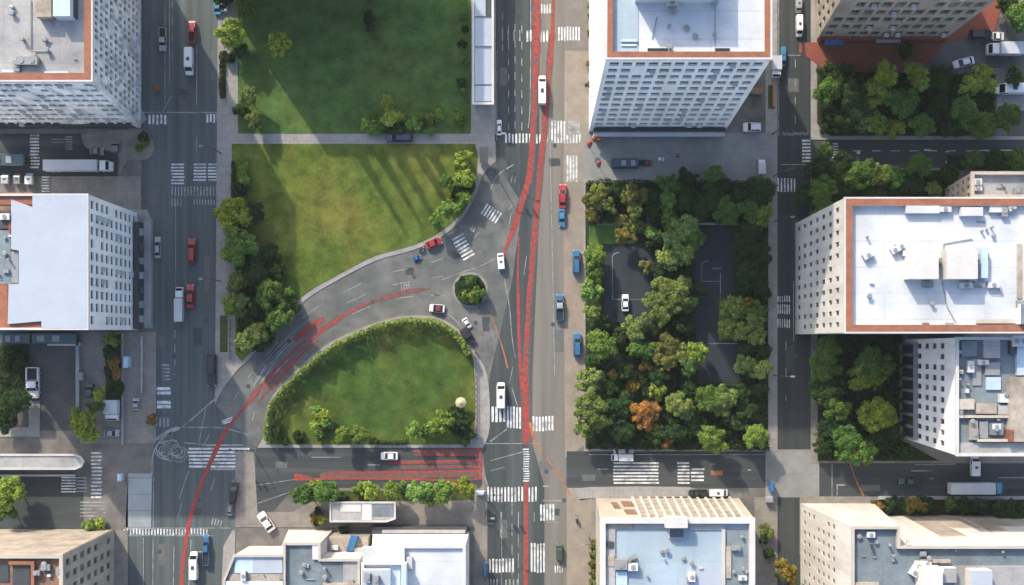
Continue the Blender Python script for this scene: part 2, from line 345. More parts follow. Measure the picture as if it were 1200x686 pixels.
# lawns and planting beds
slab('lawn', rect(279, -200, 552, 157), .17, 'lawn_dark')
slab('lawn', [(272, 169), (557, 169)] + smooth_path([(560, 185), (557, 214), (549, 238), (536, 255), (516, 272), (486, 287), (440, 300), (414, 313), (390, 326), (358, 345), (320, 382), (296, 410), (284, 424)], 3) + [(276, 415), (276, 300), (272, 292)], .17, 'lawn')
slab('lawn', [(258, 60), (265, 60), (265, 116), (258, 116)], .15, 'soil_green')
slab('lawn', [(258, 370), (267, 370), (267, 413), (258, 413)], .15, 'soil_green')
slab('lawn', smooth_path([(312, 521), (315, 490), (323, 466), (347, 441), (382, 410), (421, 390), (461, 377), (496, 374), (521, 380), (540, 395), (552, 413), (556, 440), (556, 500), (548, 521)], 4), .17, 'lawn_oval')
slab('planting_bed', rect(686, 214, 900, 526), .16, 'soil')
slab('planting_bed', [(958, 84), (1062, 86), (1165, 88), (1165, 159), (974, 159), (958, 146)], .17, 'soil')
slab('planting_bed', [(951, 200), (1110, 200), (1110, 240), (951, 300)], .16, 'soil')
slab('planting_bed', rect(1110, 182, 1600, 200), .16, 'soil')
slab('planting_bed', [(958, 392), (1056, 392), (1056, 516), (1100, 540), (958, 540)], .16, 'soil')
slab('planting_bed', [(1020, 586), (1600, 586), (1600, 604), (1020, 604)], .16, 'soil_green')
slab('planting_bed', [(693, 632), (699, 632), (699, 900), (693, 900)], .16, 'soil_green')
slab('planting_bed', [(384, 575), (556, 575), (556, 586), (345, 588), (350, 577)], .16, 'soil_green')
slab('planting_bed', [(900, 100), (907, 100), (907, 128), (900, 128)], .16, 'soil_green')
slab('planting_bed', [(-100, 405), (34, 405), (34, 470), (-100, 500)], .14, 'soil')
slab('planting_bed', [(124, 392), (142, 392), (142, 470), (124, 470)], .16, 'soil_green')
for r in ((708, 288, 765, 378), (814, 268, 860, 402), (818, 404, 866, 448)): slab('sports_court', rect(*r), .20, 'court')
slab('lawn', rect(690, 264, 722, 286), .18, 'lawn_dark')
slab('lawn', rect(842, 350, 868, 398), .21, 'lawn_dark')
slab('footpath', rect(700, 258, 900, 264), .175, 'sidewalk_warm')
# roundabout island
ring = [G(551 + 21 * math.cos(a * math.pi / 18), 340 + 21 * math.sin(a * math.pi / 18)) for a in range(36)]
b = MB(); b.prism(ring, 0, .14); struct('roundabout_kerb', b, M['plaza'])
ring = [G(551 + 18 * math.cos(a * math.pi / 18), 340 + 18 * math.sin(a * math.pi / 18)) for a in range(36)]
b = MB(); b.prism(ring, 0, .3); struct('roundabout_bed', b, M['soil'])

# ------------------------------------------------------------------ road markings (parts of their road)
def marks(parent, name, z, m, fn):
    b = MB(); fn(b); o = b.build(name, M[m], parent); return o
def bars_v(b, x0, y0, x1, y1, n, z, duty=.55, ang=0, cx=None, cy=None):
    """n bars, each long in y, spread over x (rotated by ang about the middle)"""
    cx, cy = (x0 + x1) / 2, (y0 + y1) / 2; st = (x1 - x0) / n; c, s = math.cos(R(ang)), math.sin(R(ang))
    for i in range(n):
        a = x0 + i * st; a2 = a + st * duty; j = random.uniform(-.6, .6)
        q = [(a, y0 + j), (a2, y0 + j), (a2, y1 + j), (a, y1 + j)]
        b.flat([G(cx + (x - cx) * c - (y - cy) * s, cy + (x - cx) * s + (y - cy) * c) for x, y in q], z)
def bars_h(b, x0, y0, x1, y1, n, z, duty=.55):
    st = (y1 - y0) / n
    for i in range(n):
        a = y0 + i * st; j = random.uniform(-.6, .6)
        b.flat([G(x0 + j, a), G(x1 + j, a), G(x1 + j, a + st * duty), G(x0 + j, a + st * duty)], z)
ZM = .036
def cross_v(par, x0, y0, x1, y1, n, duty=.55, ang=0, m='white_paint', z=ZM):
    marks(par, 'crosswalk', z, m, lambda b: bars_v(b, x0, y0, x1, y1, n, z, duty, ang))
def cross_h(par, x0, y0, x1, y1, n, duty=.55, m='white_paint', z=ZM):
    marks(par, 'crosswalk', z, m, lambda b: bars_h(b, x0, y0, x1, y1, n, z, duty))
cross_v(left_avenue, 174, 135, 197, 146, 5); cross_v(left_avenue, 242, 134, 258, 144, 4)
cross_h(left_avenue, 201, 192, 216, 218, 7, .5); cross_h(left_avenue, 227, 192, 241.5, 214, 6, .5); cross_h(left_avenue, 244, 192, 255, 214, 6, .5)
cross_v(left_avenue, 201, 219, 257, 230, 15, .4, m='faded_paint'); cross_v(left_avenue, 227, 234, 257, 240, 9, .35, m='faded_paint'); cross_v(left_avenue, 201, 232, 215, 242, 4, .3, m='faded_paint')
cross_h(left_avenue, 190, 427, 199, 448, 5, .5, m='faded_paint'); cross_h(left_avenue, 184, 454, 200, 464, 2, .7); cross_h(left_avenue, 184, 470, 200, 480, 2, .75); cross_v(left_avenue, 182, 489, 200, 500, 4, .6, m='faded_paint')
cross_h(left_avenue, 221, 525, 292, 550, 6, .55); cross_h(left_avenue, 237, 521, 285, 524, 1, .6, m='faded_paint'); cross_h(left_avenue, 247, 549, 284, 553, 1, .5, m='faded_paint')
cross_v(left_avenue, 145, 620, 245, 627, 28, .5); cross_v(left_avenue, 248, 609, 262, 617, 4, .35, ang=15, m='faded_paint')
cross_v(main_street, 634, 5, 650, 16, 5); cross_v(main_street, 617, 36, 644, 49, 7); cross_v(main_street, 654, 32, 681, 48, 8); cross_v(main_street, 588, 36, 615, 49, 4, .25, m='faded_paint')
cross_v(main_street, 592, 157, 644, 168, 13, .5); cross_v(main_street, 646, 142, 664, 168, 5, .55); cross_v(main_street, 666, 142, 680, 157, 2, .9, m='faded_paint'); cross_v(main_street, 664, 158, 682, 168, 5, .5)
cross_v(main_street, 664, 182, 678, 213, 4, .6)
cross_v(curve_road, 565, 244, 588, 258, 6, .5, ang=32); cross_h(curve_road, 0, 0, 1, 1, 1)
curve_road.children[-1].name = 'lane_arrow'
bpy.data.objects.remove(curve_road.children[-1])
cross_v(curve_road, 528, 283, 559, 298, 7, .5, ang=60)
cross_v(main_street, 576, 477, 594, 495, 4, .6); cross_v(main_street, 594, 477, 612, 502, 5, .6); cross_v(main_street, 624, 488, 650, 505, 7, .6)
cross_h(main_street, 613, 526, 620, 566, 14, .5)
cross_v(main_street, 571, 571, 631, 588, 15, .5); cross_v(main_street, 633, 591, 651, 610, 5, .6); cross_v(main_street, 622, 637, 640, 671, 5, .55); cross_v(main_street, 573, 655, 604, 671, 8, .55)
cross_v(main_street, 571, 679, 585, 690, 4, .5, m='faded_paint'); cross_v(main_street, 592, 679, 610, 692, 4, .4, m='faded_paint'); cross_v(main_street, 650, 663, 661, 671, 4, .5)
cross_h(bottom_street, 719, 542, 772, 569, 7, .5); cross_h(bottom_street, 794, 542, 808, 569, 7, .5); cross_h(bottom_street, 810, 549, 825, 566, 4, .5)
cross_v(right_avenue, 911, 209, 934, 225, 6, .5); cross_h(right_avenue, 940, 164, 950, 192, 7, .55); cross_h(right_avenue, 976, 168, 982, 187, 6, .5)
for y0, y1 in ((347, 354), (357, 368), (374, 384)): cross_v(right_avenue, 911, y0, 927, y1, 6, .45)
cross_v(right_avenue, 917, 155.5, 948, 159, 14, .5, m='faded_paint')
ls = bpy.data.objects['left_street']
cross_h(ls, 35.5, 158, 46, 199, 11, .55); cross_h(ls, 77, 160, 85, 177, 6, .5, m='faded_paint'); cross_h(ls, 49, 207, 58, 227, 6, .5, z=.13); cross_h(ls, 60, 163, 77, 170, 2, .25, m='faded_paint')
ll = bpy.data.objects['lower_left_street']
cross_h(ll, 107, 530, 119, 586, 13, .5); cross_h(ll, 72, 559, 89, 579, 6, .5); cross_h(ll, 90, 559, 102, 579, 5, .5, m='faded_paint')
cross_h(ll, 94, 588, 124, 608, 5, .4, m='faded_paint')
def lines(parent, name, segs, m='faded_paint', z=.034):
    def fn(b):
        for s in segs: strip(b, s, z, sm=len(s) > 2)
    return marks(parent, name, z, m, fn)
def dashes(x, y0, y1, ln, gap, w_=.9):
    out = []; y = y0
    while y < y1: out.append([(x, y, w_), (x, min(y + ln, y1), w_)]); y += ln + gap
    return out
lines(left_avenue, 'lane_line', [[(165, 132, 1.3), (260, 132, 1.3)], [(193.5, -40, .9), (193.5, 122, .8)], [(198.5, -40, .8), (198.5, 100, .8)], [(190, 132, .9), (201, 113, .9)],
      [(230.5, 30, .8), (230.5, 124, .8)], [(206, 218, .7), (206, 352, .7)], [(230, 160, .7), (230, 180, .7)]] + dashes(205, 370, 440, 9, 8) + dashes(202, 0, 70, 10, 10, .7) + dashes(249, 60, 110, 9, 16, .6))
lines(left_avenue, 'lane_line', [[(178, 518, 3), (200, 505, 5), (214, 500, 1.6), (246, 473, 1.6), (256, 465, 1)], [(204, 501, 1.2), (235, 501, 1.2), (262, 502, 1.4), (292, 510, 1.2)],
      [(178, 556, 1), (179, 535, 1.3), (187, 518, 1.6), (201, 506, 1.4)], [(216, 519, 1.2), (250, 522, 1.2)], [(180, 560, .9), (179, 690, .9)], [(168, 630, .8), (168, 690, .8)],
      [(145, 619, .8), (270, 619, .8)], [(145, 628, .8), (250, 628, .8)]])
lines(left_avenue, 'lane_line', [[(245, 510, .8), (237, 525, .8)], [(221, 552, .8), (210, 585, .8)], [(252, 560, .8), (247, 575, .8)], [(213, 590, .8), (207, 612, .8)], [(204, 640, .8), (203, 690, .8)], [(277, 555, 1), (270, 600, 1)], [(283, 556, 1), (283, 590, 1)],
      [(224, 632, .9), (221, 690, .9)], [(274, 603, .8), (303, 590, .8)], [(241, 480, .7), (233, 520, .7)]])
def scrib(b):
    for i in range(15):
        cx, cy = 200 + random.uniform(-11, 11), 528 + random.uniform(-7, 7); r = random.uniform(4, 10); ph = random.uniform(0, 6.28); e = random.uniform(.5, 1)
        strip(b, [(cx + r * math.cos(ph + t * .5), cy + r * e * math.sin(ph + t * .5) + math.sin(t) * .8, .75) for t in range(int(random.uniform(8, 13)))], .034 + i * .0006)
    strip(b, [(199 + (16 + math.sin(t * 1.3)) * math.cos(t * .35), 528 + (12 + math.cos(t * 1.7)) * math.sin(t * .35), 1) for t in range(4, 16)], .0445)
marks(left_avenue, 'scribble_marking', .034, 'faded_paint', scrib)
seg = []
for i, (t0, off) in enumerate(((.0, 12), (.0, 22), (.0, 31))):
    n = len(inner)
    for k in range(4, n - 8, 5):
        p, q = inner[k], inner[k + 2]; a = outer[min(int(k * len(outer) / n), len(outer) - 1)]; c = outer[min(int((k + 2) * len(outer) / n), len(outer) - 1)]
        f = off / 42
        seg.append([(p[0] + (a[0] - p[0]) * f, p[1] + (a[1] - p[1]) * f, .8), (q[0] + (c[0] - q[0]) * f, q[1] + (c[1] - q[1]) * f, .8)])
lines(curve_road, 'lane_line', seg)
lines(curve_road, 'lane_line', [[(575, 222, 1), (583, 206, 1.2), (602, 193, 1.2)], [(518, 328, 1), (545, 318, 1), (563, 312, 1), (590, 298, 1)], [(312, 428, 1.2), (300, 448, 1.2)], [(325, 420, 1), (295, 465, 1.4), (285, 475, 1)],
      [(350, 405, 1.3), (330, 428, 1.3), (312, 446, 1)], [(505, 346, .9), (516, 346, .9)], [(512, 363, .8), (530, 372, .8), (544, 388, .8)], [(480, 336, .8), (470, 331, .8)], [(600, 207, 1), (599, 214, 1)], [(605, 207, 1.2), (603, 214, 1.2)], [(592, 235, 1), (588, 242, 1)], [(600, 240, .8), (596, 247, .8)]])
lines(curve_road, 'lane_line', [[(372 + o, 383 + o, .5), (345 + o * .9, 404 + o * .9, .7), (318 + o * .8, 431 + o * .8, .6), (296 + o * .6, 457 + o * .6, .5)] for o in (-9, -5.5, -3)], z=.0356)
cross_v(curve_road, 470, 330, 482, 341, 4, .3, ang=-10, m='faded_paint'); cross_v(curve_road, 552, 266, 558, 272, 2, .5, ang=32)
cross_v(curve_road, 264, 487, 270, 500, 3, .6, ang=70, m='white_paint')
lines(main_street, 'lane_line', dashes(596, 30, 160, 9, 10) + dashes(603.5, 28, 160, 9, 10, 1.1) + dashes(611.5, 30, 160, 9, 10, 1.1) + dashes(589, 14, 60, 9, 10) + [[(622, -40, 1), (621.5, 110, 1), (619, 150, .8)], [(582.5, 60, .8), (582, 165, .8)], [(663, 120, .9), (664, 165, .8)], [(590, 322, .8), (597, 360, .8), (600, 395, .8), (604, 420, .6)],
      [(631, 210, 1.2), (625, 260, 1), (621, 330, 1.6), (620.5, 345, 2)], [(599, 250, .8), (597, 262, .8)], [(617, 300, .7), (614, 322, .7)], [(600, 455, .9), (610, 485, .9), (622, 502, 1)], [(574, 518, 1.2), (594, 503, 1.2)], [(565, 520, .8), (632, 520, .9)]])
lines(main_street, 'lane_line', dashes(600, 590, 690, 14, 10) + dashes(607.5, 600, 690, 18, 6, 1) + dashes(587, 600, 640, 10, 10) + [[(575, 540, .8), (612, 530, 1)], [(575, 552, .8), (590, 548, .8)], [(636, 587, 1), (662, 587, 1)], [(636, 570, 1.6), (644, 570, 1.6)], [(640, 612, .8), (664, 612, .8)], [(626, 600, .8), (626, 611, .8)], [(570, 588, .8), (572, 570, 1), (562, 550, .9)], [(643, 90, .8), (650, 440, .8)], [(588, 600, .6), (588, 690, .6)]])
lines(main_street, 'lane_line', [[(601, 430, .6), (597, 450, .6)], [(573, 380, .7), (580, 400, .7)]], z=.035)
lines(right_avenue, 'lane_line', dashes(932, 70, 150, 9, 13) + dashes(921, 400, 470, 11, 20, .8) + [[(912.5, -40, .8), (912.5, 160, .8)], [(915, 193, 1), (948, 193, .9)], [(922, 65, .8), (938, 65, .8)], [(910.5, 230, .6), (910.5, 520, .6)], [(930, 330, .7), (930, 400, .7)]])
lines(right_avenue, 'lane_line', [[(1000 + i * 22, 177, .8), (1010 + i * 22, 177, .8)] for i in range(8)] + [[(1083, 176, 1.8), (1091, 176, 1.8)], [(1108, 178, 1.3), (1112, 178, 1.3)], [(1147, 181, 1), (1150, 176.5, 1), (1210, 176.5, 1.1)], [(1004, 179, 3), (1008, 179, 3)], [(1108, 190, 1.5), (1113, 190, 1.5)]], 'white_paint')
lines(bottom_street, 'lane_line', [[(690, 533, .8), (905, 533, .8)], [(975, 543.8, 1), (975, 581, .8)], [(980, 568.5, 1.5), (990, 568.5, 1.5)], [(981, 568.5, 1.2), (981, 581, 1.2)], [(833, 544, 1), (838, 544, 1)], [(876, 551, 1.3), (880, 551, 1.3)], [(1068, 552, 1.3), (1094, 552, 1.3)], [(1090, 561, 1), (1094, 561, 1)], [(1170, 560, 1), (1210, 560, 1)], [(1072, 545, 1), (1120, 544, 1)], [(700, 550, .7), (712, 550, .7)], [(975, 582, 1), (975, 581, 1)]], z=.035)
lines(bottom_street, 'lane_line', [[(300, 569, .7), (345, 562, .7)], [(302, 590, .7), (345, 575, .7)], [(365, 536, .8), (400, 536, .8)], [(430, 545, .9), (445, 545, .9)], [(565, 614, 1), (578, 614, 1)]], z=.034)
for x0, y0, x1, y1, gap in ((717.5, 296, 762, 351, 0), (822, 306, 844, 330, 0)):
    b = MB()
    strip(b, [(x0, y0 + 6, .6), (x0, y1, .6)], .205, sm=False); strip(b, [(x0 + .5, y1, .6), (x1, y1, .6)], .205, sm=False)
    strip(b, [(x0, y0 + 6, .9), (x0 + 2, y0 + 2, .9), (x0 + 8, y0, .9)], .209)
    b.build('court_line', M['faded_paint'], bpy.data.objects['sports_court'])
b = MB(); strip(b, [(828, 402.8, 1), (864, 402.8, 1)], .215, sm=False); strip(b, [(844, 320, .9), (844, 400, .6)], .205, sm=False); strip(b, [(834, 315, 1.2), (845, 315, 1.2)], .211, sm=False)
b.build('court_line', M['faded_paint'], bpy.data.objects['sports_court'])
# car light trails, laid on the road as red colour bands
ZR = .042
def red(parent, segs, m='red_trail', z=ZR):
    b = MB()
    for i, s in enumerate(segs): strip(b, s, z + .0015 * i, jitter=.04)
    return b.build('red_streak', M[m], parent)
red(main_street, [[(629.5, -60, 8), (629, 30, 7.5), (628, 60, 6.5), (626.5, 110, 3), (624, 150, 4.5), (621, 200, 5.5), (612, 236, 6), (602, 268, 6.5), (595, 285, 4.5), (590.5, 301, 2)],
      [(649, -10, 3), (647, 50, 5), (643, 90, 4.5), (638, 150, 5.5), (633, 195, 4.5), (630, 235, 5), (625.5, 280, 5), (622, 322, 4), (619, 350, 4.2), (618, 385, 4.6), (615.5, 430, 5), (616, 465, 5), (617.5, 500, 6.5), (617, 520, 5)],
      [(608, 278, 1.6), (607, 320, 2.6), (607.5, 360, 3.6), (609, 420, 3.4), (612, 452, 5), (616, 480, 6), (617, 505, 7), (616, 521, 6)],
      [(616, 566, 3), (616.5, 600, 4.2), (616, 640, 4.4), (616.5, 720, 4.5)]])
red(main_street, [[(621, 495, 3.5), (625, 512, 3.2), (635, 530, 1.6), (652, 552, 1.6), (663, 570, 1.5), (669, 582, .8)]], 'orange_trail_and_paint', .050)
red(main_street, [[(572, 360, .8), (583, 390, 1.2), (590, 412, 1.6), (595, 432, 1.4)]], 'orange_trail_and_paint', .048)
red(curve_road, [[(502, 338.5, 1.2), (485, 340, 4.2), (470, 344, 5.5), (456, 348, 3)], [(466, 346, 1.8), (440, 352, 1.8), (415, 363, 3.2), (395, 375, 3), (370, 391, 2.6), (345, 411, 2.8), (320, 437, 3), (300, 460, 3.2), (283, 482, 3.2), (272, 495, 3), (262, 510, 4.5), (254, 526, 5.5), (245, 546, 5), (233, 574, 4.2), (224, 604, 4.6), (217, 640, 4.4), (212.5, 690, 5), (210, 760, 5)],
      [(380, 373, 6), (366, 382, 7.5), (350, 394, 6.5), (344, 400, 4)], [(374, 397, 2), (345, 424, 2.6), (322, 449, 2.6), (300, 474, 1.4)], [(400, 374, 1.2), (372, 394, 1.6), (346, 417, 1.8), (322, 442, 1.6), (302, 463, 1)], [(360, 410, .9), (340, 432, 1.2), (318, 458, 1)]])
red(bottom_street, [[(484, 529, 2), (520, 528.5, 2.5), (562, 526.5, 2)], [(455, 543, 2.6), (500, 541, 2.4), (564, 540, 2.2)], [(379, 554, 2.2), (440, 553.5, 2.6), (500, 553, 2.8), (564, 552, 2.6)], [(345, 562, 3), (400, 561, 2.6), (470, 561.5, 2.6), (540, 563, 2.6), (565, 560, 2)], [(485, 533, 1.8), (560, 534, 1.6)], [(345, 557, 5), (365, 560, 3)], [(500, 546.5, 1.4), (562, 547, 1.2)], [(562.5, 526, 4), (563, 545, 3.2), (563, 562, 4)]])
red(right_avenue, [[(996, 542, 1.2), (1002, 560, 1.6), (1012, 582, 2)]], 'orange_trail_and_paint', .044)
b = MB(); strip(b, [(833, 554.5, 5.5), (847, 554.5, 5.5)], .044, sm=False); b.build('rust_patch', M['orange_trail_and_paint'], bottom_street)
b = MB(); strip(b, [(938, 51, 3.2), (938, 62, 3.2)], .044, sm=False); b.build('red_streak', M['red_trail'], right_avenue)  # small red object drawn as a strip in the trail colour

M['red_faint'] = mat('red_light_trail_faint', (.13, .06, .055), var=.4, scale=1.2, stretch=(1, 1, 1), fine=5, stain=(.075, .074, .074), stain_scale=.9, stain_amt=1.0)  # faint spread of the light trails as a red tint
def faint(parent, segs, z=.038):
    b = MB()
    for i, q in enumerate(segs): strip(b, q, z + .0006 * i, jitter=.2)
    b.build('faint_red_trail', M['red_faint'], parent)
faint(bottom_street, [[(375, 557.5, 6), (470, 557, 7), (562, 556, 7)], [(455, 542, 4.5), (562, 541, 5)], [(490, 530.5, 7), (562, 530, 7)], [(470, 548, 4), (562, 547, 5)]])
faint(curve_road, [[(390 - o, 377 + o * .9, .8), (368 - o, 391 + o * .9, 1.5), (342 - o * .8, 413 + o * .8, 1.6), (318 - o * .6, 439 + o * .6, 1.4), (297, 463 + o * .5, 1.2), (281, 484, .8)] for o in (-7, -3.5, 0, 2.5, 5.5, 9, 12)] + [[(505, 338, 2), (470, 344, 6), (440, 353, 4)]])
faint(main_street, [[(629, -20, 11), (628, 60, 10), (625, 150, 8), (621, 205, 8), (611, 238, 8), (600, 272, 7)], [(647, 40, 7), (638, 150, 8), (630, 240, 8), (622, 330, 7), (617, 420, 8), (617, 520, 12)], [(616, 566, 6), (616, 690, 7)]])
M['patch'] = mat('asphalt_patch', (.04, .046, .05), var=.25, scale=1, fine=6, stain=(.06, .065, .068), stain_scale=.5)
M['patch_light'] = mat('asphalt_patch_bleached', (.1, .102, .1), var=.25, scale=1, fine=6, stain=(.07, .075, .076), stain_scale=.5)
prnd = random.Random(12)
for par, lst in ((left_avenue, [(180, 230, 9, 24), (215, 108, 12, 7), (243, 320, 7, 40), (232, 395, 10, 22), (190, 400, 8, 14), (230, 600, 12, 9), (190, 650, 9, 24)]), (curve_road, [(430, 335, 16, 7), (480, 318, 10, 9), (330, 400, 9, 12), (540, 300, 14, 6), (300, 445, 8, 14), (570, 380, 8, 16)]),
                 (main_street, [(590, 90, 8, 20), (605, 10, 9, 12), (655, 400, 10, 26), (650, 190, 12, 9), (590, 620, 9, 22), (650, 600, 12, 8), (640, 545, 16, 9), (590, 545, 14, 12)]), (right_avenue, [(930, 100, 12, 16), (925, 420, 9, 30), (935, 270, 9, 22)]), (bottom_street, [(690, 560, 16, 7), (790, 535, 20, 6), (1020, 572, 22, 7), (1100, 553, 18, 6), (330, 545, 14, 8), (420, 530, 20, 6)])):
    for k, (px, py, wx, wy) in enumerate(lst):
        b = MB(); q = [(px - wx / 2 + prnd.uniform(-1, 1), py - wy / 2), (px + wx / 2, py - wy / 2 + prnd.uniform(-1, 1)), (px + wx / 2 + prnd.uniform(-1, 1), py + wy / 2), (px - wx / 2, py + wy / 2 + prnd.uniform(-1, 1))]
        b.flat([G(*p) for p in q], .0332); b.build('asphalt_patch', M['patch' if k % 2 else 'patch_light'], par)
        mx, my = px + prnd.uniform(-14, 14), py + prnd.uniform(-20, 20); c_ = G(mx, my); b = MB(); b.cyl(c_[0], c_[1], .03, .0475, .42, n=14); b.build('manhole_cover', M['metal_dark'], par)
# ------------------------------------------------------------------ buildings
WIN_CACHE = {}
def window_mesh(wd, ht, var, warm, mull):
    key = (round(wd, 2), round(ht, 2), var, warm, mull)
    if key in WIN_CACHE: return WIN_CACHE[key]
    b = MB(); f = min(.09, wd * .08)
    for x0, z0, x1, z1 in ((-wd / 2, -ht / 2, -wd / 2 + f, ht / 2), (wd / 2 - f, -ht / 2, wd / 2, ht / 2), (-wd / 2 + f, -ht / 2, wd / 2 - f, -ht / 2 + f), (-wd / 2 + f, ht / 2 - f, wd / 2 - f, ht / 2)):
        b.box(x0, -.06, z0, x1, .02, z1)
    for i in range(1, mull + 1):
        x = -wd / 2 + wd * i / (mull + 1); b.box(x - .04, -.05, -ht / 2 + f, x + .04, .02, ht / 2 - f)
    b.quad((-wd / 2, 0, -ht / 2), (wd / 2, 0, -ht / 2), (wd / 2, 0, ht / 2), (-wd / 2, 0, ht / 2), 1)
    if var == 3:   # half-drawn blind
        b.quad((-wd / 2 + f, -.02, 0), (wd / 2 - f, -.02, 0), (wd / 2 - f, -.02, ht / 2 - f), (-wd / 2 + f, -.02, ht / 2 - f), 2)
    me = b.mesh('window', [M['frame_warm' if warm else 'frame'], M[['glass', 'glass3', 'glass2', 'glass'][var]], M['glass3']])
    WIN_CACHE[key] = me; return me
def wall_grid(mb, A, B, C, D, sp, wins, acs=[]):
    A, B, C, D = map(Vector, (A, B, C, D))
    def P(u, v): return (A * (1 - u) + B * u) * (1 - v) + (D * (1 - u) + C * u) * v
    if not sp:
        mb.quad(A, B, C, D); return
    n = (B - A).cross(D - A).normalized(); dp = sp.get('d', .3)
    nc, nr = sp['nc'], sp['nr']; u0, u1 = sp.get('u0', .02), sp.get('u1', .98); v0, v1 = sp.get('v0', .06), sp.get('v1', .97)
    us = [0.0]; ue = []
    for i in range(nc):
        s_ = (u1 - u0) / nc; m_ = s_ * (1 - sp.get('ww', .6)) / 2; us += [u0 + i * s_ + m_, u0 + (i + 1) * s_ - m_]
    us.append(1.0); vs_ = [0.0]
    for j in range(nr):
        s_ = (v1 - v0) / nr; m_ = s_ * (1 - sp.get('wh', .55)) / 2; vs_ += [v0 + j * s_ + m_, v0 + (j + 1) * s_ - m_]
    vs_.append(1.0); rnd = random.Random(sp.get('seed', 1))
    for i in range(len(us) - 1):
        for j in range(len(vs_) - 1):
            a, b_, c, d_ = P(us[i], vs_[j]), P(us[i + 1], vs_[j]), P(us[i + 1], vs_[j + 1]), P(us[i], vs_[j + 1])
            if i % 2 == 1 and j % 2 == 1 and rnd.random() > sp.get('skip', 0):
                o = -n * dp
                mb.quad(a, b_, b_ + o, a + o); mb.quad(b_, c, c + o, b_ + o); mb.quad(c, d_, d_ + o, c + o); mb.quad(d_, a, a + o, d_ + o)
                wd = ((b_ - a).length + (c - d_).length) / 2 + .04; ht = ((d_ - a).length + (c - b_).length) / 2 + .04
                x = ((b_ - a) + (c - d_)).normalized(); z = ((d_ - a) + (c - b_)); z = (z - x * z.dot(x)).normalized(); y = z.cross(x)
                ctr = (a + b_ + c + d_) / 4 + o * .93
                if rnd.random() < sp.get('ac', 0): acs.append((ctr - o * .93 - z * ht * .28 + x * wd * .15, x, y, z))
                wins.append((ctr, x, y, z, round(wd, 2), round(ht, 2), rnd.choice((0, 1, 2, 3, 0, 3, 2, 0)), sp.get('warm', False), sp.get('mull', 1)))
            else: mb.quad(a, b_, c, d_)
def inset(poly, dist):
    n = len(poly); out = []
    ar = sum(poly[i][0] * poly[(i + 1) % n][1] - poly[(i + 1) % n][0] * poly[i][1] for i in range(n)); sg = 1 if ar > 0 else -1
    for i in range(n):
        p0, p1, p2 = poly[i - 1], poly[i], poly[(i + 1) % n]
        d1 = Vector((p1[0] - p0[0], p1[1] - p0[1])).normalized(); d2 = Vector((p2[0] - p1[0], p2[1] - p1[1])).normalized()
        n1 = Vector((-d1.y, d1.x)) * sg; n2 = Vector((-d2.y, d2.x)) * sg
        k = 1 + n1.dot(n2)
        q = (n1 + n2) / (k if abs(k) > .05 else .05)
        out.append((p1[0] + q.x * dist, p1[1] + q.y * dist))
    return out
SIDES = {}
